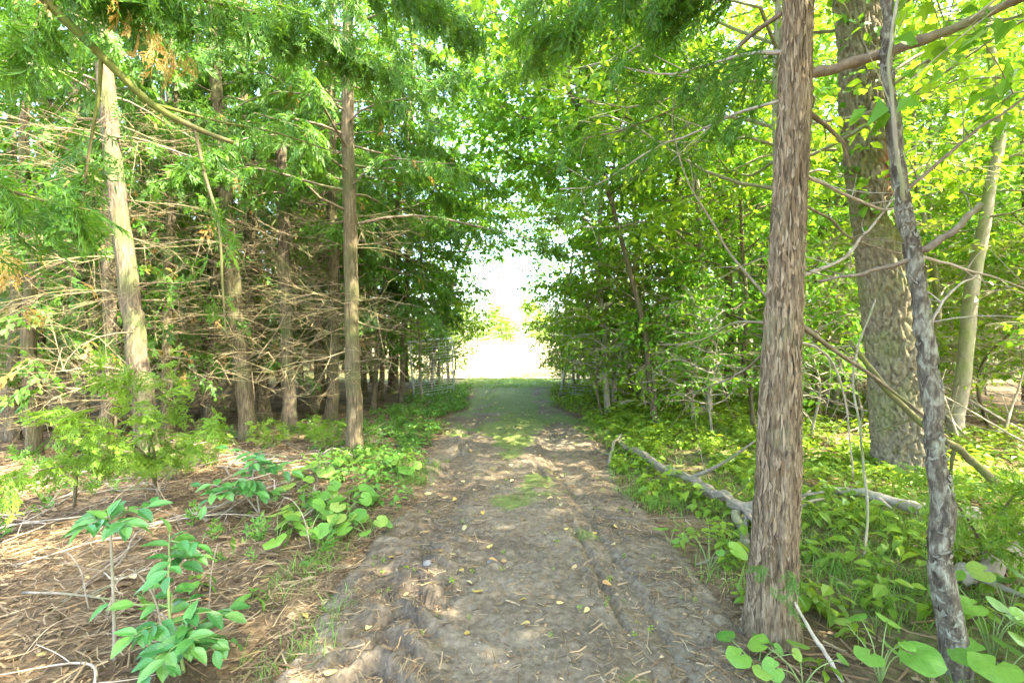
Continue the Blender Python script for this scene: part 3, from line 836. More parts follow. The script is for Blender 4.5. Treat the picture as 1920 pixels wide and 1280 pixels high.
for pts, n, s in (([(1462, 28, 2.32), (1330, 150, 2.9), (1180, 240, 3.4), (1085, 262, 3.6)], 34, 0.24),
                  ([(1470, 100, 2.32), (1320, 125, 2.7), (1170, 126, 3.1)], 26, 0.22),
                  ([(1462, 190, 2.32), (1290, 255, 2.9), (1050, 356, 3.6)], 30, 0.22),
                  ([(1480, -120, 2.4), (1250, -60, 2.8), (1080, 20, 3.2), (1000, 60, 3.5)], 70, 0.28),
                  ([(1480, -160, 2.4), (1330, -60, 2.7), (1220, 30, 2.9)], 50, 0.26)):
    sprays(g, spl(px_path(pts), 20), n, s, r)
sprays(g, spl(px_path([(1080, -140, 3.6), (1010, -40, 4.0), (985, 60, 4.3), (960, 150, 4.6)]), 20), 60, 0.2, r, FF, 1.4)
cg, cb = Geo(), Geo()
cedar_crown(g, cb, pth, 4.1, 8.8, 1.5, 42, r, 0.30, FM, 1.0, corridor)
link('crown', g.mesh('crown', [CEDAR, CEDAR_DRY], False, base), cedar1)
link('crown_branches', cb.mesh('crown_branches', B_BR, off=base), cedar1, kind='stuff')
g = Geo()
sp = px_path([(1462, 1085, 2.17), (1440, 1080, 2.12), (1420, 1062, 2.08), (1400, 1075, 2.06)]); sprays(g, spl(sp, 10), 10, 0.075, r, FF, 0.5, 0.2)
sp = px_path([(1462, 1085, 2.17), (1470, 1070, 2.12), (1482, 1085, 2.08), (1478, 1125, 2.08)]); sprays(g, spl(sp, 10), 12, 0.075, r, FF, 0.8, 0.2)
link('sprig', g.mesh('sprig', CEDAR_GREY, False, base), cedar1, label='small green cedar sprig low on the trunk')

# massive furrowed tree behind
r = np.random.default_rng(102)
Y2 = 4.83
base = P(1703, 905, Y2); base[2] = float(zg(base[0], base[1]))
pts = [base - [0, 0, 0.2], base + [0, 0, 0.02]] + [P(x, y, Y2) for x, y in ((1690, 780), (1672, 600), (1645, 400), (1625, 230), (1610, 40))] + [np.array([3.55, 4.9, 6.5]), np.array([3.4, 5.0, 11])]
pth = spl(pts, 440); hz = pth[:, 2] - base[2]
rad = np.interp(hz, [-0.2, 0, 0.3, 1, 2, 4, 6, 11], [0.34, 0.30, 0.262, 0.245, 0.235, 0.21, 0.18, 0.05])
oak = tree_root('oak_tree', 'massive tree with deeply furrowed grey-brown bark behind the nearest cedar', 'tree', base)
link('trunk', Geo().add(*trunk_geo(pth, rad, 140, 3, 'oak', 0.034)).mesh('trunk', B_OAK, off=base), oak)
gl, gb = Geo(), Geo()
broad_crown(gl, gb, pth, 3.2, 10.5, 2.9, 24, 3400, r, 0.125, LM, corridor)
link('crown', gl.mesh('crown', MAPLE_Y, False, base), oak)
link('limbs', gb.mesh('limbs', B_GREY, off=base), oak, kind='stuff')
# small leaves of a creeper on the trunk
g = Geo()
n = 90
zz = np.concatenate([r.uniform(2.6, 4.2, 60), r.uniform(4.2, 5.4, 30)]); az = r.uniform(PI * 1.0, PI * 1.75, n)
cen = np.stack([np.interp(zz, pth[:, 2], pth[:, i]) for i in range(3)], -1); Rz = np.interp(zz, pth[:, 2], rad) + 0.05
pos = cen + np.stack([np.cos(az) * Rz, np.sin(az) * Rz, 0 * az], -1)
out = np.stack([np.cos(az), np.sin(az), 0 * az], -1)
stamp_any(g, LO, pos, unit(out * 0.6 + r.normal(0, 0.6, (n, 3)) + [0, 0, -0.2]), unit(out * 0.4 + [0, 0, 0.9] + r.normal(0, 0.2, (n, 3))), 0.13 * r.uniform(0.6, 1.2, n), r)
link('creeper_leaves', g.mesh('creeper_leaves', MAPLE, False, base), oak, kind='stuff')

# slim crooked stem with flaking bark
r = np.random.default_rng(103)
base = P(1800, 1282, 2.0); base[2] = float(zg(base[0], base[1]))
pts = [base - [0, 0, 0.1]] + [P(x, y, Y) for x, y, Y in ((1787, 1200, 2.0), (1762, 1050, 2.0), (1768, 950, 2.0), (1755, 850, 2.0), (1745, 720, 2.02), (1728, 600, 2.05), (1712, 480, 2.08), (1690, 370, 2.1), (1675, 230, 2.12), (1662, 100, 2.15), (1660, -20, 2.2))] + [np.array([1.75, 2.3, 4.4]), np.array([1.9, 2.5, 6.0])]
pth = spl(pts, 260); hz = pth[:, 2] - base[2]
rad = np.interp(hz, [-0.1, 0, 0.3, 0.8, 1.4, 2.0, 3, 6], [0.056, 0.050, 0.041, 0.036, 0.033, 0.027, 0.021, 0.01])
birch = tree_root('birch_tree', 'slim crooked dark stem with flaking pale bark in front of the massive tree', 'tree', base)
link('trunk', Geo().add(*trunk_geo(pth, rad, 48, 12, 'birch', 0.0065)).mesh('trunk', B_BIRCH, off=base), birch)
g = Geo(); ns = 460   # curled flakes of bark
zz = r.uniform(0.05, 3.0, ns); az = r.uniform(PI * 0.9, PI * 2.1, ns)
cen = np.stack([np.interp(zz + base[2], pth[:, 2], pth[:, i]) for i in range(3)], -1); Rz = np.interp(zz, hz, rad)
for i in range(ns):
    wd = r.uniform(0.3, 1.1); hh = r.uniform(0.003, 0.016); k = 8; tl_ = r.uniform(-0.02, 0.02)
    tt = np.linspace(0, 1, k); aa = az[i] + wd * tt; rr_ = Rz[i] + 0.0025 + r.uniform(0.0005, 0.010) * tt ** 2
    lo = np.stack([cen[i, 0] + np.cos(aa) * rr_, cen[i, 1] + np.sin(aa) * rr_, cen[i, 2] + tl_ * tt - hh * np.sin(PI * (0.06 + 0.9 * tt))], -1)
    hi = lo + [0, 0, 1] * (2 * hh * np.sin(PI * (0.06 + 0.9 * tt)) * (0.8 + 0.4 * np.sin(tt * 9 + i)))[:, None]
    id_ = np.arange(2 * k).reshape(2, k)
    g.add(np.concatenate([lo, hi]), np.stack([id_[0, :-1], id_[0, 1:], id_[1, 1:], id_[1, :-1]], -1))
link('bark_flakes', g.mesh('bark_flakes', island_mat('bark_flake', [(0.07, 0.058, 0.038), (0.12, 0.105, 0.07), (0.17, 0.158, 0.11), (0.24, 0.235, 0.17), (0.10, 0.085, 0.055)]), off=base), birch, kind='stuff')
branches(birch, [
    ([(1712, 485, 2.08), (1660, 502, 2.1), (1605, 515, 2.15), (1535, 527, 2.25)], 0.012, 0.006),
    ([(1712, 478, 2.08), (1755, 455, 2.05), (1795, 428, 2.0), (1838, 382, 1.95)], 0.018, 0.012),
    ([(1690, 368, 2.1), (1740, 322, 2.1), (1800, 270, 2.15), (1860, 225, 2.2), (1935, 175, 2.3)], 0.009, 0.006),
    ([(1700, 400, 2.1), (1686, 330, 2.05), (1672, 200, 2.0), (1668, 100, 2.0), (1685, -20, 2.0)], 0.009, 0.006, B_GREY),
    ([(1720, 480, 2.08), (1790, 500, 2.3), (1860, 520, 2.5), (1940, 545, 2.7)], 0.008, 0.004, B_PALE),
    ([(1735, 640, 2.05), (1770, 560, 2.2), (1830, 515, 2.4)], 0.007, 0.004, B_PALE),
], base, B_BR)
gl, gb = Geo(), Geo()
broad_crown(gl, gb, pth, 3.1, 5.9, 1.6, 14, 700, r, 0.12, LM)
link('crown', gl.mesh('crown', MAPLE_Y, False, base), birch)
link('limbs', gb.mesh('limbs', B_GREY, off=base), birch, kind='stuff')

# ------------------------------------------------------------------ cedars along the left of the lane
TWIGS_ON = True
def named_cedar(label, pts, Y, widths, seed, bark=B_CED, crown=None, twigs=(0.7, 4.2, 40, 1.5), n=26, H=9.5, grey=False, amp=0.006, name='cedar_tree'):
    """pts: photo pixels up the stem from its foot; widths: (height, radius) pairs"""
    r = np.random.default_rng(seed)
    base = P(pts[0][0], pts[0][1], Y); base[2] = float(zg(base[0], base[1]))
    q = [base - [0, 0, 0.12], base] + [P(x, y, Y) for x, y in pts[1:]]
    last = q[-1]; prev = q[-2]
    dxy = (last - prev)[:2] / max(1e-3, (last - prev)[2]) * 0.4
    q += [np.array([last[0] + dxy[0] * (H - last[2]) * f, last[1] + 0.05 * f, last[2] + (H - last[2]) * f]) for f in (0.35, 1.0)]
    pth = stem_path(q, 130, r, 0.006)
    hz = pth[:, 2] - base[2]
    rad = 0.68 * np.interp(hz, [w_[0] for w_ in widths] + [H], [w_[1] for w_ in widths] + [0.02])
    t = tree_root(name, label, 'tree', base)
    link('trunk', Geo().add(*trunk_geo(pth, rad, n, seed, 'cedar', amp)).mesh('trunk', bark, off=base), t)
    if twigs:
        g = Geo(); dead_twigs(g, pth, twigs[0], twigs[1], int(twigs[2] * 1.15), r, twigs[3], lambda p: ((p[:, 0] > -1.15) & (p[:, 2] < 2.6)) | ((p[:, 0] > -2.75) & (p[:, 1] > 9) & (p[:, 1] < 13) & (p[:, 2] < 1.75)))
        link('dead_twigs', g.mesh('dead_twigs', TWIG, off=base), t, kind='stuff')
    if crown:
        z0, rr_, nb, size, dens = crown
        gl, gb = Geo(), Geo()
        cedar_crown(gl, gb, pth, z0, H - 0.3, rr_, nb, r, size, FM if Y < 7 else FS, dens, corridor, dry=0.012)
        link('crown', gl.mesh('crown', [CEDAR_GREY if grey else CEDAR, CEDAR_DRY], False, base), t)
        link('crown_branches', gb.mesh('crown_branches', B_BR, off=base), t, kind='stuff')
    return t
named_cedar('leaning mossy cedar at far left behind the bright green cedar sapling', [(283, 905), (262, 700), (245, 560), (222, 380), (200, 170), (192, 0)], 4.9, [(0, 0.17), (0.4, 0.145), (2, 0.13), (5, 0.10)], 201, B_CEDD, (3.6, 1.5, 34, 0.30, 0.9), (0.9, 3.9, 34, 1.5), 40)
named_cedar('mossy cedar leaning outward, the left stem of a close pair', [(468, 838), (448, 640), (428, 430), (410, 230), (400, 0)], 6.5, [(0, 0.19), (0.4, 0.155), (2, 0.14), (6, 0.10)], 202, B_CED, (3.9, 1.6, 34, 0.32, 0.9), (0.9, 4.3, 34, 1.5), 36)
named_cedar('cedar just behind and right of the outward leaning mossy one', [(497, 800), (482, 640), (470, 460), (460, 200)], 8.0, [(0, 0.19), (0.4, 0.16), (3, 0.14), (6, 0.1)], 203, B_CED, (4.4, 1.6, 30, 0.32, 0.9), (0.9, 4.6, 34, 1.5), 32)
named_cedar('dark-barked cedar between the mossy pair and the lane-edge pair', [(545, 822), (540, 700), (534, 520), (526, 220)], 7.1, [(0, 0.17), (0.4, 0.14), (3, 0.12), (6, 0.09)], 204, B_CEDD, (4.0, 1.7, 34, 0.32, 0.9), (0.6, 4.2, 44, 1.4), 32)
named_cedar('slightly thinner left stem of the two cedars at the lane edge', [(622, 800), (627, 640), (625, 480), (622, 300)], 8.0, [(0, 0.17), (0.4, 0.145), (3, 0.125), (6, 0.09)], 205, B_CED, (2.8, 2.6, 44, 0.34, 0.9), (0.8, 3.2, 26, 1.3), 32)
named_cedar('straight brown cedar nearest the lane on its left edge', [(667, 857), (662, 700), (659, 560), (656, 380), (652, 200)], 5.9, [(0, 0.165), (0.3, 0.145), (2, 0.125), (5, 0.10)], 206, B_CED, (3.0, 2.6, 54, 0.30, 1.1), (1.0, 3.2, 20, 1.1), 44, H=8.5)
named_cedar('dark cedar trunk left of the open gate', [(737, 742), (738, 640), (735, 480), (730, 300)], 12.5, [(0, 0.22), (0.4, 0.19), (4, 0.15)], 207, B_CEDD, (2.4, 2.2, 50, 0.36, 1.0), (0.7, 3.0, 24, 1.3), 24, grey=True)
named_cedar('dark cedar at far left edge behind the hanging fronds', [(152, 832), (150, 640), (146, 430), (140, 200)], 6.7, [(0, 0.16), (0.4, 0.14), (5, 0.1)], 208, B_CEDD, (3.8, 1.5, 30, 0.32, 0.9), (0.5, 4.0, 48, 1.4), 28)
named_cedar('thin cedar with greyish foliage leaning over the lane by the gate', [(700, 770), (712, 620), (730, 470), (760, 300)], 9.6, [(0, 0.09), (0.4, 0.075), (4, 0.06)], 209, B_CEDD, (1.7, 2.4, 70, 0.34, 1.1), (0.5, 2.0, 14, 1.0), 20, H=8.5, grey=True)
named_cedar('small dark cedar crowded with dead twigs deep between the left trunks', [(388, 795), (385, 680), (380, 520)], 8.3, [(0, 0.11), (1, 0.09), (4, 0.06)], 210, B_CEDD, (4.6, 1.3, 24, 0.32, 0.8), (0.2, 3.5, 70, 1.0), 20, H=8)

# background cedars on the left share four builds
def proto_cedar(seed, H, z0, ntw=32):
    r = np.random.default_rng(seed)
    p = stem_path([(0, 0, -0.15), (r.normal(0, .08), r.normal(0, .08), H * .3), (r.normal(0, .2), r.normal(0, .2), H * .65), (r.normal(0, .3), r.normal(0, .3), H)], 40, r, 0.02)
    R = np.interp(p[:, 2], [-0.2, 0, 0.4, 3, H], [0.12, 0.105, 0.088, 0.075, 0.012])
    out = [('trunk', Geo().add(*trunk_geo(p, R, 12, seed, 'cedar', 0.006)).mesh('trunk', B_CED if seed % 2 else B_CEDD), None)]
    g = Geo(); dead_twigs(g, p, 0.25, z0 + 1.2, ntw, r, 1.5)
    out.append(('dead_twigs', g.mesh('dead_twigs', TWIG), 'stuff'))
    gl, gb = Geo(), Geo()
    cedar_crown(gl, gb, p, z0, H - 0.2, 1.2, 30, r, 0.40, FL, 0.42)
    cedar_crown(gl, gb, p, 1.2, z0 + 0.3, 1.5, 26, r, 0.34, FL, 0.35, prof=0.1, dry=0.06)
    out.append(('crown', gl.mesh('crown', [CEDAR if seed % 3 else CEDAR_GREY, CEDAR_DRY], False), None))
    return out
def place(proto, name, label, cat, group, base, rz, s):
    t = link(name, None, loc=base, label=label, cat=cat, group=group)
    t.rotation_euler = (0, 0, rz); t.scale = (s, s, s)
    for nm, me_, kd in proto:
        link(nm, me_, t, kind=kd)
    return t
PC = [proto_cedar(301, 9.5, 4.0), proto_cedar(302, 10.5, 3.6), proto_cedar(303, 8.5, 4.2), proto_cedar(304, 11, 4.4, 18), proto_cedar(305, 10, 5.0, 14), proto_cedar(307, 9, 4.6, 22)]
r = np.random.default_rng(40)
spots = [(-3.9, 4.9), (-3.75, 6.5), (-4.35, 8), (-3.45, 7.1), (-3.1, 8), (-2.06, 5.9), (-3.3, 12.5), (-6.35, 6.7), (-2.9, 9.6), (-5.6, 8.3)]
for i, (x, y) in enumerate([(-5.0, 5.6), (-4.7, 6.2), (-5.7, 6.5), (-4.9, 7.4), (-5.3, 8.0), (-4.3, 7.5), (-6.3, 7.7), (-3.9, 9.0), (-3.5, 10.0), (-4.1, 10.6), (-3.2, 11.0), (-5.9, 5.6), (-6.9, 6.3)]):
    spots.append((x, y))
    place(PC[3 + i % 3], 'cedar_tree', 'slim mossy cedar stem standing close among the larger left trunks', 'tree', 'slim cedars among the larger left trunks', (x, y, float(zg(x, y))), r.uniform(0, 6.28), r.uniform(0.7, 0.9))
cnt = 0
for _ in range(4000):
    y = r.uniform(6.6, 30); x = -r.uniform(2.9 + 0.10 * max(0, y - 8) + (2.5 if y > 18 else 0), 3.5 + 1.12 * y)
    if y < 8 and x > -5.4: continue
    if min((x - a) ** 2 + (y - b_) ** 2 for a, b_ in spots) < (0.62 if y < 13 else 0.95) ** 2: continue
    spots.append((x, y)); cnt += 1
    place(PC[cnt % 6], 'cedar_tree', 'thin cedar among many in the twiggy wood left of the lane', 'tree', 'thin cedars deep in the left wood', (x, y, float(zg(x, y))), r.uniform(0, 6.28), r.uniform(0.75, 1.1))
    if cnt >= 118: break

# ------------------------------------------------------------------ broadleaf trees on the right
def named_broad(label, pts, Y, R0, seed, crown, name='maple_tree', bark=B_GREY, H=9.0, leaf=LO, size=0.10, m_=None, n=14):
    r = np.random.default_rng(seed)
    base = P(pts[0][0], pts[0][1], Y); base[2] = float(zg(base[0], base[1]))
    q = [base - [0, 0, 0.1], base] + [P(x, y, Y) for x, y in pts[1:]]
    last = q[-1]
    q += [last + np.array([r.normal(0, 0.15), r.normal(0, 0.15), (H - last[2]) * 0.5]), np.array([last[0] + r.normal(0, 0.4), last[1] + r.normal(0, .3), H])]
    pth = stem_path(q, 60, r, 0.015)
    R = np.interp(pth[:, 2] - base[2], [0, 0.3, 3, H], [R0 * 1.25, R0, R0 * 0.8, 0.012])
    t = tree_root(name, label, 'tree', base)
    link('trunk', Geo().add(*trunk_geo(pth, R, n, seed, 'smooth', R0 * 0.12)).mesh('trunk', bark, off=base), t)
    z0, rr_, nb, nl = crown
    gl, gb = Geo(), Geo()
    broad_crown(gl, gb, pth, z0, H - 0.2, rr_, nb, nl, r, size, leaf, corridor)
    link('crown', gl.mesh('crown', m_ or MAPLE, False, base), t)
    link('limbs', gb.mesh('limbs', bark, off=base), t, kind='stuff')
    return t
named_broad('slender smooth tree leaning right behind the flaking stem', [(1793, 800), (1800, 720), (1828, 520), (1850, 380), (1875, 240)], 6.8, 0.10, 401, (2.6, 2.4, 22, 3600), m_=MAPLE_Y)
named_broad('dark crooked trunk standing among the herbs beyond the fallen log', [(1292, 785), (1288, 720), (1298, 640), (1280, 560), (1265, 420)], 9.0, 0.11, 402, (1.3, 2.4, 32, 8000), leaf=LT, bark=B_CEDD)
named_broad('slim grey stem in front of the gate on the right', [(1138, 775), (1136, 660), (1128, 560), (1124, 400), (1135, 250)], 9.3, 0.055, 403, (1.0, 2.1, 34, 8000), leaf=LT, m_=MAPLE)
named_broad('thin twin stem close beside the slim grey one near the right gate', [(1150, 765), (1152, 640), (1142, 520), (1150, 380)], 9.9, 0.05, 404, (1.3, 2.1, 30, 7000), leaf=LT, m_=MAPLE_Y)
named_broad('pale reddish trunk right of the half-hidden gate', [(1188, 745), (1186, 640), (1192, 520), (1190, 380)], 11.5, 0.11, 405, (1.2, 2.4, 32, 8000), leaf=LT, bark=B_CED)
named_broad('young leafy tree arching over the lane at its far end on the right', [(1085, 715), (1075, 640), (1060, 560)], 15.0, 0.05, 406, (0.4, 2.1, 34, 7000), leaf=LT, H=6.5, m_=MAPLE)
named_broad('leafy tree closing the right side of the lane before the field', [(1110, 712), (1105, 620), (1095, 500)], 15.8, 0.08, 407, (0.6, 2.5, 32, 8000), leaf=LT, H=9, m_=MAPLE_Y)
named_broad('tall leafy tree left of the lane whose crown meets the others overhead', [(752, 752), (756, 640), (764, 480), (775, 300)], 10.6, 0.06, 416, (3.2, 3.2, 44, 13000), H=9.5, size=0.11, leaf=LT, m_=MAPLE, bark=B_CEDD)
named_broad('slender tree arching from the right with its crown above the middle of the lane', [(1228, 806), (1218, 700), (1195, 560), (1130, 330), (1060, 130)], 7.6, 0.05, 417, (3.9, 2.2, 56, 15000), H=8.8, size=0.115, leaf=LT, m_=MAPLE, bark=B_CEDD)
named_broad('slender tree arching from the left behind the gate with its crown above the lane', [(822, 722), (828, 640), (850, 520), (915, 380), (950, 260)], 14.0, 0.06, 418, (4.2, 2.5, 52, 16000), H=11, size=0.13, leaf=LT, m_=MAPLE, bark=B_GREY)
named_broad('thin forked sapling growing in front of the open left gate', [(790, 748), (788, 660), (785, 600), (792, 520)], 11.0, 0.035, 408, (1.3, 1.7, 26, 4200), leaf=LT, H=5.5, m_=MAPLE, name='sapling')
named_broad('slanting sapling growing behind the open left gate', [(808, 735), (815, 660), (835, 590), (850, 520)], 13.0, 0.05, 409, (0.9, 2.2, 30, 7000), leaf=LT, H=6.5, m_=MAPLE_Y, name='sapling')
named_broad('bushy young tree at the left corner where lane meets field', [(842, 716), (838, 640), (835, 560)], 15.5, 0.05, 410, (0.3, 2.0, 30, 7000), leaf=LT, H=6, m_=MAPLE_Y)
named_broad('tall leafy tree whose crown hangs over the right half of the lane', [(1330, 800), (1325, 640), (1310, 400), (1290, 150)], 8.2, 0.07, 411, (2.4, 3.9, 42, 10000), H=10, leaf=LT, m_=MAPLE_Y)
named_broad('dark thin stem between the crooked trunk and the nearest cedar', [(1412, 805), (1408, 740), (1396, 680), (1398, 560), (1390, 400)], 7.0, 0.035, 412, (1.1, 2.0, 28, 4500), H=6, bark=B_CEDD, m_=MAPLE)
named_broad('pair-stemmed pale sapling left of the massive tree, its left stem', [(1548, 742), (1550, 640), (1560, 520), (1565, 400)], 9.5, 0.07, 413, (2.2, 2.2, 22, 3600), m_=MAPLE)
named_broad('pair-stemmed pale sapling left of the massive tree, its right stem', [(1562, 748), (1578, 640), (1590, 520), (1600, 400)], 9.3, 0.06, 414, (2.2, 2.0, 20, 3000), m_=MAPLE_Y)

def proto_broad(seed, H, z0, rad, nl, size, R0, m_):
    r = np.random.default_rng(seed)
    p = stem_path([(0, 0, -0.15), (r.normal(0, .12), r.normal(0, .12), H * .3), (r.normal(0, .3), r.normal(0, .3), H * .65), (r.normal(0, .5), r.normal(0, .5), H)], 30, r, 0.02)
    R = np.interp(p[:, 2], [0, 0.3, H * .4, H], [R0 * 1.25, R0, R0 * 0.75, 0.01])
    out = [('trunk', Geo().add(*trunk_geo(p, R, 10, seed, 'smooth', R0 * .1)).mesh('trunk', B_GREY if seed % 2 else B_CEDD), None)]
    gl, gb = Geo(), Geo()
    broad_crown(gl, gb, p, z0, H - 0.2, rad, 28, nl, r, size, LT)
    if H > 5: dead_twigs(gb, p, 0.6, 3.0, 14, r, 1.2)
    out.append(('crown', gl.mesh('crown', m_, False), None)); out.append(('limbs', gb.mesh('limbs', B_PALE), 'stuff'))
    return out
PB = [proto_broad(501, 9.5, 2.4, 2.3, 5200, 0.12, 0.09, MAPLE), proto_broad(502, 10.5, 2.8, 2.6, 6000, 0.12, 0.11, MAPLE_Y), proto_broad(503, 8, 2.0, 2.0, 4600, 0.11, 0.07, MAPLE), proto_broad(504, 11, 3.4, 2.6, 5600, 0.12, 0.12, MAPLE_Y)]
PS = [proto_broad(511, 2.6, 0.5, 1.0, 1100, 0.095, 0.02, MAPLE), proto_broad(512, 3.4, 0.7, 1.2, 1500, 0.095, 0.025, HERB), proto_broad(513, 1.9, 0.3, 0.8, 800, 0.09, 0.015, MAPLE_Y)]
r = np.random.default_rng(41)
spots = [(1.33, 2.31), (4.2, 4.83), (1.95, 2), (6.6, 6.8), (3.5, 9), (1.9, 9.2), (3.1, 11.5), (3.6, 8.2), (3.7, 7), (6.6, 9.4)]
cnt = 0
for _ in range(4000):
    y = r.uniform(6.0, 30); x = r.uniform(3.3 + 0.05 * y + (2.0 if y > 18 else 0), 3.5 + 1.1 * y)
    if (y < 8 and x < 5.5) or (y < 9 and x < 3) or (13 < y < 17.5 and x < 7): continue
    if min((x - a) ** 2 + (y - b_) ** 2 for a, b_ in spots) < 1.35 ** 2: continue
    spots.append((x, y)); cnt += 1
    place(PB[cnt % 4], 'maple_tree', 'slender leafy tree among many in the green wood right of the lane', 'tree', 'slender leafy trees deep in the right wood', (x, y, float(zg(x, y))), r.uniform(0, 6.28), r.uniform(0.75, 1.1))
    if cnt >= 80: break
named_broad('tall leafy tree right behind the nearest cedar, mostly hidden by its trunk', [(1447, 890), (1448, 700), (1452, 400), (1458, 100)], 4.98, 0.055, 415, (3.0, 3.3, 40, 8500), H=8.5, m_=MAPLE_Y)
for k, (x, y) in enumerate([(3.4, 1.2), (3.0, -1.4), (5.4, 0.2), (7.6, 1.4), (4.6, -2.6), (7.2, -1.6), (2.6, -4.2), (8.8, 0), (4.4, 0.6), (6.4, 1.4), (5.0, 1.6), (2.0, -0.3)]):  # unseen trees added right of and behind the camera to dapple the lane
    place(PB[3 if k > 10 else k % 4], 'maple_tree', 'leafy tree added out of view on the right to shade the lane', 'tree', 'shade trees added out of view on the right', (x, y, float(zg(x, y))), r.uniform(0, 6.28), r.uniform(0.85, 1.05))
cnt = 0
for (x, y) in [(2.9, 10.6), (2.4, 12.9), (2.6, 13.6), (2.0, 14.2), (3.0, 7.6), (4.2, 6.4), (5.2, 7.6), (4.6, 10.2), (6.2, 8.4), (7.6, 7.2), (8.4, 9.2), (5.8, 11.5), (9.5, 7.5), (3.3, 14.8), (7.2, 5.4), (9.2, 6.0), (1.9, 16.4), (3.3, 11.6), (1.75, 13.4), (1.75, 15.2), (2.7, 9.2), (3.2, 10.2), (4.0, 12.0), (5.0, 13.5), (6.6, 12.5), (8.0, 11.5), (9.8, 10.5), (11, 9), (5.4, 9.2), (7.4, 10), (10.4, 12.6), (4.2, 16), (6, 16), (8, 15), (11, 15), (12.5, 12), (1.75, 8.6), (2.0, 9.9), (1.7, 12.2), (1.65, 14.3), (2.5, 8.0), (2.9, 6.6), (2.2, 11.2), (3.6, 9.8), (8.6, 7.6), (10, 8.6), (7.8, 8.2), (9.2, 9.9), (11.5, 10.2), (12, 8.8), (7.2, 9.2), (10.6, 11.4)]:
    cnt += 1
    place(PS[cnt % 3], 'sapling', 'knee to head high leafy sapling in the understorey right of the lane', 'sapling', 'leafy saplings of the right understorey', (x, y, float(zg(x, y))), r.uniform(0, 6.28), r.uniform(0.8, 1.15))
for (x, y) in [(-2.5, 13.6), (-2.3, 15.0), (-2.9, 16.2), (-3.4, 14.2), (-4.4, 15.4), (-2.2, 16.6), (-2.3, 17.8), (-3.6, 17.5), (-5, 17), (-6, 18.5)]:
    cnt += 1
    place(PS[cnt % 3], 'sapling', 'leafy sapling in the understorey near the open left gate', 'sapling', 'leafy saplings near the left gate', (x, y, float(zg(x, y))), r.uniform(0, 6.28), r.uniform(0.8, 1.15))
# trees on the far side of the field
FT = [proto_broad(521, 7.5, 1.2, 2.6, 2600, 0.26, 0.14, MAPLE_Y), proto_broad(522, 6.5, 0.9, 2.4, 2400, 0.26, 0.12, HERB)]
for i in range(26):
    x = -26 + i * 2.1 + r.normal(0, 0.8); y = 88 + r.uniform(-6, 8)
    place(FT[i % 2], 'field_tree', 'small pale tree in the row on the far side of the field', 'tree', 'row of trees beyond the field', (x, y, 0.012 * (y - 40) - 0.05), r.uniform(0, 6.28), r.uniform(0.8, 1.3))

# ------------------------------------------------------------------ near cedar boughs, top left
def bough_tree(label, base, boughs, seed, bark, trunk_pts, R0, dry=None):
    r = np.random.default_rng(seed)
    t = tree_root('cedar_tree', label, 'tree', base)
    pth = spl(np.array(trunk_pts, float), 60)
    link('trunk', Geo().add(*trunk_geo(pth, np.linspace(R0 * 1.2, R0 * 0.5, 60), 24, seed, 'cedar', 0.006)).mesh('trunk', bark, off=base), t)
    g = Geo()
    for pts, r0, r1, n, size, hang in boughs:
        q = spl(px_path(pts), 30)
        link('branch', Geo().add(*tubes(q[None], np.linspace(r0, r1, 30)[None], 8)).mesh('branch', bark, off=base), t)
        if n: sprays(g, q, n, size, r, FF, hang, 0.1)
    if dry:
        for pts, n, size in dry:
            sprays(g, spl(px_path(pts), 12), n, size, r, FF, 0.9, 0.1, 1)
    link('crown', g.mesh('crown', [CEDAR, CEDAR_DRY], False, base), t)
b0 = np.array([-2.75, 1.7, 0.05])
bough_tree('cedar outside the left edge whose mossy limb slants across the top left corner', b0, [
    ([(-120, -230, 1.9), (0, -90, 2.05), (90, 5, 2.2), (190, 105, 2.35), (285, 195, 2.5), (370, 242, 2.6), (438, 268, 2.7)], 0.030, 0.013, 0, 0, 0),
    ([(190, 105, 2.35), (185, 180, 2.4), (165, 300, 2.45), (150, 430, 2.5)], 0.010, 0.005, 16, 0.22, 0.9),
    ([(366, 242, 2.6), (385, 330, 2.6), (410, 420, 2.6), (418, 540, 2.6), (425, 640, 2.6)], 0.011, 0.004, 10, 0.16, 0.8),
    ([(0, -90, 2.05), (200, -40, 2.3), (420, 10, 2.6), (600, 60, 2.9), (720, 130, 3.1)], 0.014, 0.005, 210, 0.20, 1.3),
    ([(-60, -160, 2.0), (250, -160, 2.4), (520, -90, 2.8), (760, -20, 3.2), (880, 60, 3.5)], 0.014, 0.005, 230, 0.21, 1.3),
    ([(90, 5, 2.2), (60, 60, 2.1), (20, 110, 2.0)], 0.009, 0.004, 40, 0.17, 0.9),
    ([(-150, 250, 1.7), (-40, 330, 1.75), (60, 370, 1.8), (170, 395, 1.9)], 0.010, 0.004, 40, 0.16, 0.8),
    ([(-150, 480, 1.7), (-40, 440, 1.75), (60, 400, 1.8), (130, 340, 1.9)], 0.010, 0.004, 10, 0.18, 0.6),
    ([(285, 195, 2.5), (420, 230, 2.8), (520, 250, 3.0), (640, 290, 3.3)], 0.010, 0.004, 12, 0.20, 0.8),
], 601, B_MOSSY, [b0 - [0, 0, .15], b0 + [0, 0, 1], b0 + [.05, 0.05, 2.5], b0 + [0.1, 0.1, 6]], 0.12,
    dry=[([(225, -10, 2.3), (255, 30, 2.35), (300, 80, 2.4)], 7, 0.17), ([(-10, 480, 2.0), (30, 520, 2.0)], 4, 0.16), ([(335, 95, 2.6), (355, 120, 2.6)], 3, 0.12)])

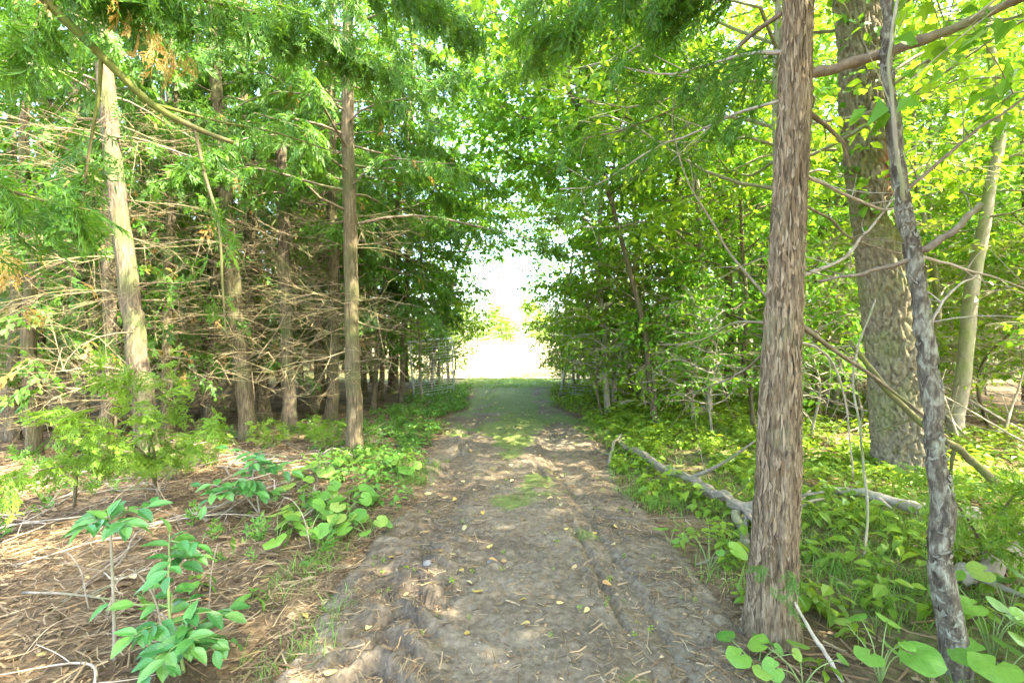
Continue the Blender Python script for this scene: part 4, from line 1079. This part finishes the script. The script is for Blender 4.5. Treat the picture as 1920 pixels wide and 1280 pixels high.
# ------------------------------------------------------------------ gates
def pipe(name, a, b_, rad, parent, base, n=10):
    q = np.linspace(np.asarray(a), np.asarray(b_), 4)
    link(name, Geo().add(*tubes(q[None], np.full((1, 4), rad), n)).mesh(name, STEEL, off=base), parent)
def gate(label, lt, lb, rt, rb, nw, nv):
    base = np.array([lb[0], lb[1], 0.0])
    t = link('wire_gate', None, loc=base, label=label, cat='gate')
    ex = unit(lt - rt) * 0.06
    pipe('top_rail', lt + ex, rt, 0.030, t, base)
    pipe('post', lt - [0, 0, .03], lb, 0.022, t, base); pipe('post', rt - [0, 0, .03], rb, 0.022, t, base)
    pipe('bottom_rail', lb + [0, 0, .1], rb + [0, 0, .1], 0.02, t, base)
    for i in range(nw):
        f = (i + 1) / (nw + 1); f = f ** 0.9
        sag = np.array([0, 0, -0.012 * math.sin(i * 2.1)])
        pipe('wire', lt * (1 - f) + lb * f, rt * (1 - f) + rb * f + sag, 0.0055, t, base, 4)
    for i in range(nv):
        f = (i + 1) / (nv + 1)
        pipe('upright_wire', lt * (1 - f) + rt * f, lb * (1 - f) + rb * f, 0.005, t, base, 4)
gate('open galvanised wire gate swung back on the left of the lane',
     P(768, 641, 11.2), np.array([-2.42, 11.3, 0.02]), P(847, 634, 12.6), np.array([-1.60, 12.6, 0.02]), 20, 5)
gate('open galvanised wire gate half hidden by leaves on the right of the lane',
     P(1068, 629, 12.3), np.array([1.28, 12.2, 0.02]), P(1158, 626, 11.2), np.array([2.55, 11.2, 0.02]), 20, 6)

# ------------------------------------------------------------------ dead wood
def stick(name, label, pts, r0, r1, m_, cat, group=None, forks=3, seed=0, n=30, sides=10, amp=0.25):
    r = np.random.default_rng(seed)
    p = np.asarray(pts, float)
    base = p[0].copy()
    q = spl(p, n)
    q = q + (np.stack([vnoise(np.stack([np.arange(n) * 0.4 + seed, np.full(n, s * 7.0)], -1), s) for s in (1, 2, 3)], -1) - 0.5) * r0 * 1.2
    R = np.linspace(r0, r1, n) * (0.8 + 0.4 * vnoise(np.stack([np.arange(n) * 0.7, np.full(n, seed * 3.3)], -1), 8))
    th = np.arange(sides)
    mod = r0 * amp * (vnoise(np.stack(np.meshgrid(th * 0.9, np.arange(n) * 0.35), -1) + seed, 5) - 0.5)
    g = Geo().add(*tubes(q[None], R[None], sides, mod[None]))
    for k in range(forks):
        i = r.integers(n // 5, n - 2)
        T = unit(q[i] - q[i - 1]); dv = unit(T * 0.8 + r.normal(0, 0.6, 3) * [1, 1, 0.7])
        L_ = np.linalg.norm(p[-1] - p[0]) * r.uniform(0.12, 0.35); tt = np.linspace(0, 1, 8)[:, None]
        b_ = q[i] + dv * L_ * tt + r.normal(0, 0.2, 3) * L_ * tt ** 2
        b_[:, 2] = np.maximum(b_[:, 2], 0.02)
        g.add(*tubes(b_[None], np.linspace(R[i] * 0.55, R[i] * 0.15 + 0.001, 8)[None], 6))
    return link(name, g.mesh(name, m_, off=base), loc=base, label=label, cat=cat, group=group)
def GP(px, py, dz=0.0):
    Y = 1.46 * F_PX / (py - 640)
    p = P(px, py, Y); p[2] = float(ground_at(p[0], p[1])) + dz
    return p
stick('fallen_log', 'grey twisted fallen log lying along the right edge of the lane', [GP(1160, 838, .10), GP(1205, 872, .13), GP(1260, 905, .12), GP(1335, 950, .14), GP(1400, 990, .12), GP(1470, 1015, .08)], 0.034, 0.052, B_LOG, 'log', None, 9, 701, 80, 18, 1.3)
stick('dead_branch', 'pale broken stub angled against the lane end of the fallen log', [GP(1140, 872, .0), GP(1150, 845, .12), P(1165, 815, 6.6)], 0.026, 0.018, B_LOG, 'branch', None, 2, 702)
stick('dead_branch', 'thick grey limb dropping from the fallen log behind the nearest cedar', [P(1375, 955, 3.6), P(1392, 1000, 3.4), P(1408, 1045, 3.2), P(1415, 1080, 3.1)], 0.038, 0.02, B_LOG, 'branch', None, 2, 703)
stick('dead_branch', 'slim grey branch arching over the herbs above the fallen log', [P(1240, 800, 7.5), P(1300, 850, 6.0), P(1345, 925, 4.6), P(1350, 1020, 3.6)], 0.014, 0.008, B_LOG, 'branch', None, 5, 704)
stick('fallen_log', 'pale broken log end lying behind the flaking stem', [GP(1560, 950, .08), GP(1640, 975, .10), GP(1740, 1000, .10), GP(1832, 1010, .09)], 0.035, 0.055, B_PALE, 'log', None, 3, 705)
stick('fallen_log', 'bare pale log entering from the right edge near the big-leaved plants', [GP(1795, 1130, .06), GP(1850, 1110, .08), GP(1960, 1070, .12)], 0.045, 0.05, B_PALE, 'log', None, 2, 706)
stick('dead_branch', 'long dark branch leaning on the massive tree down to the right', [P(1590, 640, 4.2), P(1690, 760, 4.1), P(1790, 840, 4.0), P(1870, 905, 3.9)], 0.022, 0.035, B_MOSSY, 'branch', None, 2, 707)
stick('dead_branch', 'thin pale stick leaning against the foot of the nearest cedar', [P(1490, 1130, 2.2), P(1530, 1200, 2.1), P(1580, 1275, 2.0)], 0.007, 0.010, B_PALE, 'branch', None, 1, 708)
stick('dead_branch', 'wavy thin grey stem rising in front of the massive tree', [GP(1620, 1080), P(1625, 940, 3.2), P(1610, 800, 3.3), P(1600, 690, 3.4), P(1640, 560, 3.5)], 0.009, 0.005, B_GREY, 'branch', None, 3, 709)
r = np.random.default_rng(71)
for i in range(34):      # tangle of bare sticks behind at far right
    x, y = r.uniform(5.2, 11), r.uniform(5.5, 9.5)
    a = r.uniform(0, PI); L_ = r.uniform(1.2, 3.0); el = r.uniform(0.05, 1.0)
    p0 = np.array([x, y, float(zg(x, y)) + 0.03])
    d = np.array([math.cos(a) * math.cos(el), math.sin(a) * math.cos(el) * 0.6, math.sin(el)])
    stick('dead_branch', 'bare pale stick leaning in the tangle at the far right', [p0, p0 + d * L_ * 0.5 + [0, 0, r.uniform(-.02, .2)], p0 + d * L_], r.uniform(0.010, 0.028), 0.006, B_PALE, 'branch', 'bare sticks tangled at the far right', 4, 720 + i, 16, 6)
for i in range(80):      # dead branches on the floor at the left
    x = -r.uniform(1.45, 5.0); y = r.uniform(1.75, 7)
    if x < -1.15 * y - .3: continue
    a = r.uniform(0, 2 * PI); L_ = r.uniform(0.4, 1.3); wb = r.normal(0, 0.16, 4)
    d = np.array([math.cos(a), math.sin(a)])
    pts = []
    for f in (0, .35, .7, 1):
        q = np.array([x, y]) + d * L_ * (f - 0.5) + np.array([-d[1], d[0]]) * L_ * wb[int(f * 3)]
        q[0] = min(q[0], -1.2)
        pts.append([q[0], q[1], float(zg(q[0], q[1])) + 0.015 + r.uniform(0, 0.07 if 0 < f < 1 else 0.02)])
    stick('dead_branch', 'dry dead branch lying on the brown needle floor left of the lane', pts, r.uniform(0.004, 0.011), 0.003, B_LOG if i % 3 else B_PALE, 'branch', 'dry branches on the left forest floor', 5, 780 + i, 16, 6)

r = np.random.default_rng(72)
for i in range(16):      # thin dry stems arching up out of the litter, lower left
    x = -r.uniform(1.35, 3.6); y = r.uniform(1.9, 4.6)
    if x < -1.1 * y: continue
    z = float(zg(x, y)); a = r.uniform(0, 2 * PI); h_ = r.uniform(0.12, 0.55); l_ = r.uniform(0.15, 0.6)
    d = np.array([math.cos(a) * l_, math.sin(a) * l_, 0])
    stick('dry_stem', 'thin dry stem arching out of the needle litter at lower left', [(x, y, z), np.array([x, y, z + h_ * 0.7]) + d * 0.25, np.array([x, y, z + h_]) + d * 0.7, np.array([x, y, z + h_ * 0.7]) + d], r.uniform(0.0025, 0.005), 0.0015, B_LOG if i % 4 else B_PALE, 'stem', 'dry stems arching out of the litter', 4, 870 + i, 18, 6)

# ------------------------------------------------------------------ leafy plants with single leaves
def shrub(label, stems, leaf, ntw, seed, me_leaf, stem_m, name='buckthorn_shrub', tl=0.22, tlo=0.45):
    r = np.random.default_rng(seed)
    base = np.array(stems[0][0], float)
    t = link(name, None, loc=base, label=label, cat='shrub')
    for pts in stems:
        q = spl(np.array(pts, float), 24)
        link('stem', Geo().add(*tubes(q[None], np.linspace(0.0085, 0.003, 24)[None], 8)).mesh('stem', stem_m, off=base), t)
        paths = [q[int(24 * 0.8):]]
        for k in range(ntw):
            i = int(24 * r.uniform(tlo, 0.95)); i = min(i, 23)
            az = k * 2.399 + r.uniform(-0.4, 0.4); l_ = tl * r.uniform(0.6, 1.2)
            paths.append(branch_path(q[i], az, l_, r.uniform(0.1, 0.7), r, 7, -0.3, 0.06))
        tw = np.array([spl(p, 7) for p in paths])
        for p in tw:
            two = link('twig', Geo().add(*tubes(p[None], np.linspace(0.0035, 0.0015, 7)[None], 5)).mesh('twig', stem_m, off=base), t)
            nl = r.integers(5, 8)
            for j in range(nl):
                f = 0.2 + 0.8 * j / (nl - 1)
                i = min(int(f * 6), 5); pos = p[i] + (p[i + 1] - p[i]) * (f * 6 - i)
                d = unit(p[i + 1] - p[i]); sd = unit(np.cross(d, [0, 0, 1])) * (1 if j % 2 else -1)
                if j == nl - 1: sd = sd * 0.1
                ax = unit(d * 0.6 + sd * 0.9 + r.normal(0, 0.2, 3) + np.array([0, 0, -0.15]))
                nr = unit(np.array([0, -0.25, 1]) + r.normal(0, 0.28, 3))
                o = link('leaf', me_leaf, two); orient(o, pos - base, ax, nr, leaf * r.uniform(0.65, 1.15))
    return t
def gz(x, y): return float(ground_at(x, y))
xa = P(215, 1270, 2.05)
shrub('glossy-leaved shrub with a straight pale bare stem at lower left', [[(xa[0], 2.05, gz(xa[0], 2.05)), P(214, 1150, 2.05), P(208, 1010, 2.05), P(205, 965, 2.06)]], 0.10, 6, 801, ME_BUCK, B_GREY, tl=0.15, tlo=0.78)
xb = P(330, 1290, 2.0)
shrub('larger glossy-leaved shrub right of the bare pale stem at lower left', [[(xb[0], 2.0, gz(xb[0], 2.0)), P(322, 1200, 2.02), P(316, 1110, 2.05), P(318, 1000, 2.1)], [(xb[0] + .02, 2.02, gz(xb[0], 2.0)), P(340, 1220, 2.0), P(350, 1170, 2.0)]], 0.10, 11, 802, ME_BUCK, STEMG, tl=0.20, tlo=0.4)
xc = GP(488, 975)
shrub('bluish glossy-leaved shrub at the foot of the mossy cedar pair', [[xc, P(482, 930, xc[1]), P(474, 890, xc[1]), P(490, 845, xc[1] + 0.05)], [xc + [.01, 0, 0], P(460, 930, xc[1]), P(430, 915, xc[1] - 0.1)]], 0.115, 9, 803, ME_BUCK, B_GREY, tl=0.24, tlo=0.35)

def round_plant(label, x, y, nl, size, hgt, seed, group=None, lean=(0, 0), name='round_leaved_plant', spread=0.14):
    r = np.random.default_rng(seed)
    base = np.array([x, y, gz(x, y)])
    t = link(name, None, loc=base, label=label, cat='plant', group=group)
    for k in range(nl):
        az = k * 2.399 + r.uniform(-0.5, 0.5); l_ = spread * r.uniform(0.5, 1.3); h_ = hgt * r.uniform(0.6, 1.15)
        tip = np.array([math.cos(az) * l_ + lean[0] * h_, math.sin(az) * l_ + lean[1] * h_, h_])
        q = spl([(0, 0, -0.01), tip * [0.4, 0.4, 0.65], tip], 8)
        sk = link('stalk', Geo().add(*tubes(q[None], np.linspace(0.0032, 0.002, 8)[None], 5)).mesh('stalk', STEMG), t)
        o = link('leaf', ME_ROUND, sk)
        ax = unit(np.array([math.cos(az), math.sin(az), r.uniform(-0.35, 0.05)])); nr = unit(np.array([math.cos(az) * .2, math.sin(az) * .2 - 0.3, 1]) + r.normal(0, 0.15, 3))
        s = size * r.uniform(0.4, 1.1)
        orient(o, tip - ax * s * 0.2, ax, nr, s)
    return t
i = 0
for px, py in ((560, 985), (600, 945), (540, 930), (655, 960), (610, 900), (665, 905), (700, 880), (580, 1010), (735, 870), (690, 1000), (640, 985), (520, 1020), (760, 885), (560, 905)):
    p = GP(px, py); i += 1
    round_plant('round-leaved plant in the patch at the left edge of the lane', p[0], p[1], 4 + i % 3, 0.15, 0.14, 820 + i, 'round-leaved plants along the left lane edge')
p = GP(690, 1005)
for lab, px, py, nl, size, h_, sd in (
    ('light green broad-leaved plant at the foot of the nearest cedar', 1420, 1235, 6, 0.095, 0.13, 841),
    ('lobed green seedling just right of the nearest cedar foot', 1505, 1270, 5, 0.10, 0.10, 842),
    ('broad-leaved plant between the nearest cedar and the flaking stem', 1650, 1265, 7, 0.15, 0.20, 843),
    ('tall broad-leaved plant at the right edge beyond the flaking stem', 1860, 1250, 7, 0.17, 0.26, 844),
    ('broad-leaved plant in the lower right corner', 1880, 1300, 6, 0.18, 0.15, 845),
    ('broad-leaved plant beside the bare log at the right edge', 1890, 1180, 5, 0.16, 0.2, 846),
    ('single broad-leaved plant left of the nearest cedar by the log limb', 1330, 1060, 4, 0.13, 0.22, 847),
    ('low broad-leaved plant right of the lane below the fallen log', 1255, 1010, 4, 0.11, 0.12, 848)):
    q = P(px, py, 1.46 * F_PX / (py - 640))
    round_plant(lab, q[0], q[1], nl, size, h_, sd, None, (0, 0), 'broad_leaved_plant', 0.13)

# young cedars with flat sprays
def cedar_sapling(label, base, tops, seed, n, size, m_=CEDAR_BRIGHT, R0=0.012):
    r = np.random.default_rng(seed)
    base = np.array([base[0], base[1], gz(base[0], base[1])])
    t = link('cedar_sapling', None, loc=base, label=label, cat='sapling')
    g = Geo()
    for k, pts in enumerate(tops):
        q = spl(np.array([base] + [np.asarray(p) for p in pts]), 22)
        link('stem', Geo().add(*tubes(q[None], np.linspace(R0, 0.003, 22)[None], 7)).mesh('stem', B_BR, off=base), t)
        sprays(g, q, n, size, r, FF, 0.35, 0.25, 0, 1.3)
    link('crown', g.mesh('crown', [m_, CEDAR_DRY], False, base), t)
bs = GP(292, 925)
cedar_sapling('bright green cedar sapling spreading at left in front of the leaning cedar', bs, [[P(290, 850, 3.9), P(250, 740, 3.7), P(200, 690, 3.5)], [P(280, 840, 3.9), P(310, 760, 3.8), P(330, 690, 3.9)], [P(300, 860, 4.0), P(360, 830, 3.9), P(400, 790, 3.9)], [P(270, 850, 3.8), P(180, 800, 3.4), P(110, 780, 3.2)]], 901, 40, 0.19)
bs = GP(140, 960)
cedar_sapling('low green cedar sapling at the left picture edge above the needle floor', bs, [[P(140, 880, 3.5), P(80, 880, 3.2), P(10, 900, 3.0)], [P(145, 870, 3.5), P(170, 850, 3.5), P(240, 860, 3.6)]], 902, 30, 0.18)
bs = GP(1850, 1090)
cedar_sapling('feathery cedar sapling beside the flaking stem at the right edge', bs, [[P(1830, 1000, 2.7), P(1790, 940, 2.5), P(1740, 890, 2.4)], [P(1860, 1000, 2.7), P(1900, 930, 2.5), P(1960, 900, 2.4)], [P(1850, 1020, 2.7), P(1900, 1000, 2.5), P(1960, 990, 2.4)]], 903, 36, 0.17)
for k, (px, py) in enumerate(((335, 905), (395, 880), (590, 835), (620, 850), (505, 850))):
    bs = GP(px, py)
    cedar_sapling('tiny feathery cedar seedling among the left trunks', bs, [[bs + [0.05, 0, 0.15], bs + [0.12, -0.05, 0.36]], [bs + [-0.05, 0, 0.12], bs + [-0.16, -0.03, 0.28]]], 905 + k, 20, 0.14, CEDAR_BRIGHT, 0.006)
for o in COL.objects:
    if o.get('label') == 'tiny feathery cedar seedling among the left trunks': o['group'] = 'cedar seedlings among the left trunks'

# ------------------------------------------------------------------ ground cover, grass, litter
r = np.random.default_rng(90)
def herb_template(seed, nl, hgt, lf, LO=LO):
    r = np.random.default_rng(seed); g = Geo()
    pos, ax, nr, s = [], [], [], []
    for k in range(nl):
        t = 0.35 + 0.65 * k / nl; az = k * 2.399
        pos.append((math.cos(az) * 0.10, math.sin(az) * 0.10, hgt * t)); ax.append((math.cos(az), math.sin(az), r.uniform(-0.4, 0.15))); nr.append((r.normal(0, .2), r.normal(0, .2), 1)); s.append(lf * r.uniform(0.7, 1.2))
    stamp_any(g, LO, np.array(pos), np.array(ax), np.array(nr), np.array(s), r)
    q = np.linspace((0, 0, -0.05), (0, 0, hgt), 3); V, F = tubes(q[None], np.full((1, 3), 0.012), 3, caps=False)
    g.add(V, np.concatenate([F[0][:, [0, 1, 2]], F[0][:, [0, 2, 3]]]))
    V = np.concatenate(g.V); F = np.concatenate(g.F)
    # template lies along +Y: turn so that stamp's +Y is up
    return V[:, [0, 2, 1]] * [1, 1, -1], F
HT = [herb_template(s, n, h_, l_) for s, n, h_, l_ in ((1, 7, 0.8, 0.52), (2, 9, 1.0, 0.46), (3, 6, 0.6, 0.6), (4, 8, 1.1, 0.42))]
HF = [herb_template(s, n, h_, l_, LT) for s, n, h_, l_ in ((1, 7, 0.8, 0.52), (2, 9, 1.0, 0.46), (3, 6, 0.6, 0.6), (4, 8, 1.1, 0.42))]
def herbs(g, p, s, r):
    k = p[:, 1] < 4.5
    for T, q in ((HT, k), (HF, ~k)):
        stamp_any(g, T, p[q], up(q.sum(), r), rnd(q.sum(), r), s[q], r)
def scatter(n, xr, yr, dens, r):
    x = r.uniform(*xr, n); y = r.uniform(*yr, n)
    k = r.random(n) < dens(x, y)
    x, y = x[k], y[k]
    return np.stack([x, y, ground_at(x, y)], -1)
def up(n, r, a=0.15): return unit(np.array([0, 0, 1.0]) + r.normal(0, a, (n, 3)))
def rnd(n, r): return unit(np.stack([r.normal(0, 1, n), r.normal(0, 1, n), r.normal(0, .1, n)], -1))
def lane_d(x, y): return np.abs(x - lane_c(y)) - lane_half(y)
# right: herbs
p = scatter(8200, (1.0, 9), (1.6, 15), lambda x, y: sstep(-0.05, 0.35, lane_d(x, y)) * (1 - 0.55 * sstep(4.5, 7, x)) * (0.45 + 0.55 * sstep(2.6, 4.0, y)) * sstep(0.30, 0.48, fbm(np.stack([x, y], -1) * 1.1, 5, 3)), r)
g = Geo(); herbs(g, p, r.uniform(0.07, 0.24, len(p)), r)
link('undergrowth', g.mesh('undergrowth', HERB, False), kind='stuff', label='low green herbs covering the ground right of the lane', cat='undergrowth')
# left verge: ivy-like cover towards the gate
p = scatter(3100, (-3.2, -0.9), (2.4, 15), lambda x, y: sstep(-0.02, 0.3, lane_d(x, y)) * (0.22 + 0.78 * sstep(4.2, 5.5, y)) * (1 - sstep(1.7, 2.6, -x - 0.05 * (y - 5))) * sstep(0.3, 0.5, fbm(np.stack([x, y], -1) * 1.3, 15, 3)), r)
g = Geo(); herbs(g, p, r.uniform(0.07, 0.19, len(p)), r)
p = scatter(900, (-6, -1.3), (1.8, 9), lambda x, y: sstep(0.5, 0.62, fbm(np.stack([x, y], -1) * 1.2, 19, 3)) * (x > -1.2 * y), r)
stamp_any(g, FM, p, up(len(p), r, 0.6), rnd(len(p), r), r.uniform(0.08, 0.22, len(p)), r)
link('undergrowth', g.mesh('undergrowth', HERB_L, False), kind='stuff', label='dense ivy-like leaves covering the left verge towards the gate', cat='undergrowth')
# grass
def grass_template(seed, nb):
    r = np.random.default_rng(seed); V, F = [], []
    for k in range(nb):
        az = r.uniform(0, 6.28); h_ = r.uniform(0.5, 1.0); b_ = r.uniform(0.3, 1.3); w_ = 0.016
        o = np.array([r.normal(0, .3), 0, r.normal(0, .3)]); d = np.array([math.cos(az), 0, math.sin(az)]); s = np.array([-d[2], 0, d[0]]) * w_
        i = len(V)
        for t in (0, 0.5, 1):
            c = o + d * b_ * t * t * h_ + np.array([0, h_ * (t - 0.25 * b_ * t * t), 0])
            if t < 1: V += [c - s * (1 - t * .3), c + s * (1 - t * .3)]
            else: V += [c]
        F += [(i, i + 1, i + 3), (i, i + 3, i + 2), (i + 2, i + 3, i + 4)]
    return np.array(V), np.array(F)
GT = [grass_template(s, 11) for s in range(4)]
p1 = scatter(2600, (1.0, 3.6), (1.7, 9), lambda x, y: sstep(-0.05, 0.25, lane_d(x, y)) * sstep(0.42, 0.6, fbm(np.stack([x, y], -1) * 1.4, 25, 3)), r)
p2 = scatter(700, (-1.9, -0.85), (2.0, 5.5), lambda x, y: sstep(-0.15, 0.05, lane_d(x, y)) * (1 - sstep(0.3, 0.6, lane_d(x, y))) * sstep(0.4, 0.55, fbm(np.stack([x, y], -1) * 1.4, 27, 3)), r)
p3 = scatter(3400, (-0.8, 0.9), (5.5, 18.2), lambda x, y: sstep(5.0, 10, y) * sstep(0.36, 0.55, fbm(np.stack([x, y], -1) * 1.8, 29, 3)) * (0.25 + 0.75 * sstep(12, 16, y)), r)
p4 = scatter(1200, (-1.8, 1.6), (14.5, 18.5), lambda x, y: 0.8 + 0 * x, r)
g = Geo()
for p, s0, s1 in ((p1, 0.08, 0.2), (p2, 0.07, 0.16), (p3, 0.02, 0.06), (p4, 0.05, 0.20)):
    stamp_any(g, GT, p, up(len(p), r, 0.1), rnd(len(p), r), r.uniform(s0, s1, len(p)), r)
link('grass', g.mesh('grass', GRASS, False), kind='stuff', label='green grass tufts on the verges and the far end of the lane', cat='grass')
p = scatter(2600, (-5, 5), (18.2, 27), lambda x, y: 0.9 - 0.05 * (y - 18), r); p[:, 2] = 0.02
g = Geo(); stamp_any(g, GT, p, up(len(p), r, 0.2), rnd(len(p), r), r.uniform(0.10, 0.34, len(p)), r)
link('dry_grass', g.mesh('dry_grass', DRYGRASS, False), kind='stuff', label='dry tan grass at the near edge of the field', cat='grass')
# small sprouts on the lane
p = scatter(420, (-1.1, 1.1), (2.2, 9), lambda x, y: 0.25 + 0.5 * (fbm(np.stack([x, y], -1) * 2, 33, 2) > 0.52), r)
g = Geo(); stamp_any(g, HT, p, up(len(p), r), rnd(len(p), r), r.uniform(0.015, 0.045, len(p)), r)
link('sprouts', g.mesh('sprouts', HERB, False), kind='stuff', label='tiny green sprouts dotted over the lane', cat='sprouts')
# needles, twiglets and leaf crumbs
def litter(n, xr, yr, dens, l0, l1, w0, name, label, m_, lift=0.012, seg=3):
    p = scatter(n, xr, yr, dens, r); k = len(p)
    az = r.uniform(0, 2 * PI, k); d = np.stack([np.cos(az), np.sin(az), r.normal(0, 0.10, k)], -1)
    ln = r.uniform(l0, l1, k); t = np.linspace(-0.5, 0.5, seg)
    bend = r.normal(0, 0.18, (k, 3)) * [1, 1, 0.3]
    q = p[:, None] + d[:, None] * (ln[:, None] * t)[..., None] + bend[:, None] * (ln[:, None] * (t ** 2) * 2)[..., None]
    q[..., 2] += r.uniform(0.001, lift, (k, 1))
    sd = np.stack([-np.sin(az), np.cos(az), r.normal(0, 0.6, k)], -1) * (w0 * r.uniform(0.6, 1.7, (k, 1)))
    V = np.stack([q - sd[:, None], q + sd[:, None]], 2).reshape(-1, 3)
    id_ = np.arange(k * seg * 2).reshape(k, seg, 2)
    F = np.stack([id_[:, :-1, 0], id_[:, :-1, 1], id_[:, 1:, 1], id_[:, 1:, 0]], -1).reshape(-1, 4)
    link(name, Geo().add(V, F).mesh(name, m_, False), kind='stuff', label=label, cat='litter')
litter(34000, (-1.25, 1.25), (1.1, 6), lambda x, y: (0.35 + 0.65 * (fbm(np.stack([x, y], -1) * 2.2, 35, 3) > 0.5)) * (1 - 0.12 * (y - 1)) * (0.35 + 0.65 * sstep(0.2, 0.7, np.abs(x - lane_c(y)))), 0.02, 0.11, 0.0015, 'needle_litter', 'brown needles and twiglets strewn over the lane', LITTER, 0.008)
litter(62000, (-7.5, -1.0), (1.1, 9), lambda x, y: (x > -1.2 * y - 0.6) * sstep(-0.2, 0.1, lane_d(x, y)) * (1 - 0.08 * (y - 1)), 0.03, 0.20, 0.0019, 'needle_litter', 'thick brown needle and twig litter on the left forest floor', LITTER, 0.035)
litter(20000, (1.0, 8), (1.3, 9), lambda x, y: (x < 1.2 * y + 0.6) * sstep(-0.2, 0.1, lane_d(x, y)) * (1 - 0.08 * (y - 1)), 0.04, 0.22, 0.0026, 'needle_litter', 'brown twig litter under the herbs right of the lane', LITTER, 0.03)
p = np.concatenate([scatter(5200, (-6, -1.0), (1.3, 8), lambda x, y: (x > -1.2 * y - .6) * sstep(-0.2, 0.1, lane_d(x, y)), r), scatter(3600, (1.0, 7), (1.5, 8), lambda x, y: sstep(-0.2, 0.1, lane_d(x, y)) + 0 * x, r), scatter(2600, (-1.1, 1.1), (1.3, 8), lambda x, y: 0.8 + 0 * x, r)])
p[:, 2] += 0.008
g = Geo(); stamp_any(g, LO, p, rnd(len(p), r), up(len(p), r, 0.35), np.where(np.abs(p[:, 0]) < 1.05, 0.02, 0.045) * r.uniform(0.6, 1.5, len(p)), r)
link('leaf_litter', g.mesh('leaf_litter', LITTER, False), kind='stuff', label='small brown dead leaves and crumbs on the forest floor', cat='litter')
# grit and small pebbles pressed into the soil
oc = (np.array([(1, 0, 0), (-1, 0, 0), (0, 1, 0), (0, -1, 0), (0, 0, .7), (0, 0, -.7)], float), np.array([(0, 2, 4), (2, 1, 4), (1, 3, 4), (3, 0, 4), (2, 0, 5), (1, 2, 5), (3, 1, 5), (0, 3, 5)]))
p = scatter(3600, (-1.15, 1.15), (1.2, 6), lambda x, y: (0.3 + 0.7 * (fbm(np.stack([x, y], -1) * 2.4, 37, 3) > 0.5)) * (1 - 0.14 * (y - 1.2)), r)
g = Geo(); stamp(g, oc, p, rnd(len(p), r), up(len(p), r, 0.5), 0.0025 + 0.006 * r.random(len(p)) ** 3)
link('gravel', g.mesh('gravel', island_mat('grit', [(0.07, 0.055, 0.038), (0.14, 0.115, 0.08), (0.24, 0.21, 0.165), (0.10, 0.08, 0.055)]), False), kind='stuff', label='grit and tiny pebbles pressed into the lane soil', cat='gravel')
# yellow fallen leaves, one by one
r = np.random.default_rng(95)
fl = [(515, 805 + 240), (497, 1085), (735, 1045), (780, 1060), (825, 1030), (850, 1030), (865, 1068), (918, 1020), (925, 1045), (945, 1045), (880, 1090), (895, 1105), (1020, 1000), (1077, 1056), (1138, 1085), (1062, 988), (1080, 990), (1025, 910), (960, 900), (983, 972), (1052, 945), (875, 1183), (985, 1165), (620, 1260), (573, 1145), (575, 1150), (748, 938), (835, 920), (800, 918), (893, 870), (1040, 880), (700, 1210), (1150, 1010), (1115, 985), (690, 1160), (760, 1105), (660, 1090), (610, 1115), (980, 1120), (1050, 1125), (1100, 1140), (1155, 980), (905, 960), (870, 985), (840, 1010), (800, 980), (770, 900), (725, 1000), (390, 1130), (160, 1105), (180, 1140), (80, 1245), (250, 1100), (300, 1080)]
for i, (px, py) in enumerate(fl):
    q = GP(px, py)
    on = abs(q[0]) < 1.1
    o = link('fallen_leaf', ME_FALL[i % 2], label='small yellow fallen leaf lying on the bare soil of the lane' if on else 'yellow fallen leaf lying on the brown litter left of the lane', cat='leaf', group='yellow leaves on the lane' if on else 'yellow leaves on the left litter')
    orient(o, q + [0, 0, 0.014], unit(np.append(r.normal(0, 1, 2), r.normal(0, .12))), up(1, r, 0.2)[0], r.uniform(0.04, 0.062))
for i in range(70):
    y = r.uniform(4.2, 11); x = r.uniform(-0.95, 0.95)
    o = link('fallen_leaf', ME_FALL[i % 2], label='small yellow fallen leaf lying on the bare soil of the lane', cat='leaf', group='yellow leaves on the lane')
    orient(o, np.array([x, y, gz(x, y) + 0.014]), unit(np.append(r.normal(0, 1, 2), r.normal(0, .12))), up(1, r, 0.2)[0], r.uniform(0.045, 0.075))
def stone(label, px, py, s, seed):
    r = np.random.default_rng(seed)
    import bmesh
    bm = bmesh.new(); bmesh.ops.create_icosphere(bm, subdivisions=2, radius=1.0)
    for v in bm.verts:
        n = v.co.copy(); k = 0.75 + 0.5 * float(vnoise(np.array([[n.x * 1.3 + seed, n.y * 1.3, n.z * 1.3]]), seed)[0])
        v.co = Vector((n.x * s * k * 1.2, n.y * s * k, max(n.z, -0.4) * s * k * 0.6))
    me_ = bpy.data.meshes.new('stone'); bm.to_mesh(me_); bm.free(); me_.materials.append(STONE)
    q = GP(px, py); link('stone', me_, loc=q + [0, 0, -s * 0.05], label=label, cat='stone')
stone('small grey stone in the churned left wheel track', 803, 1066, 0.028, 1)
stone('buff stone near the middle of the lane', 925, 1044, 0.034, 2)
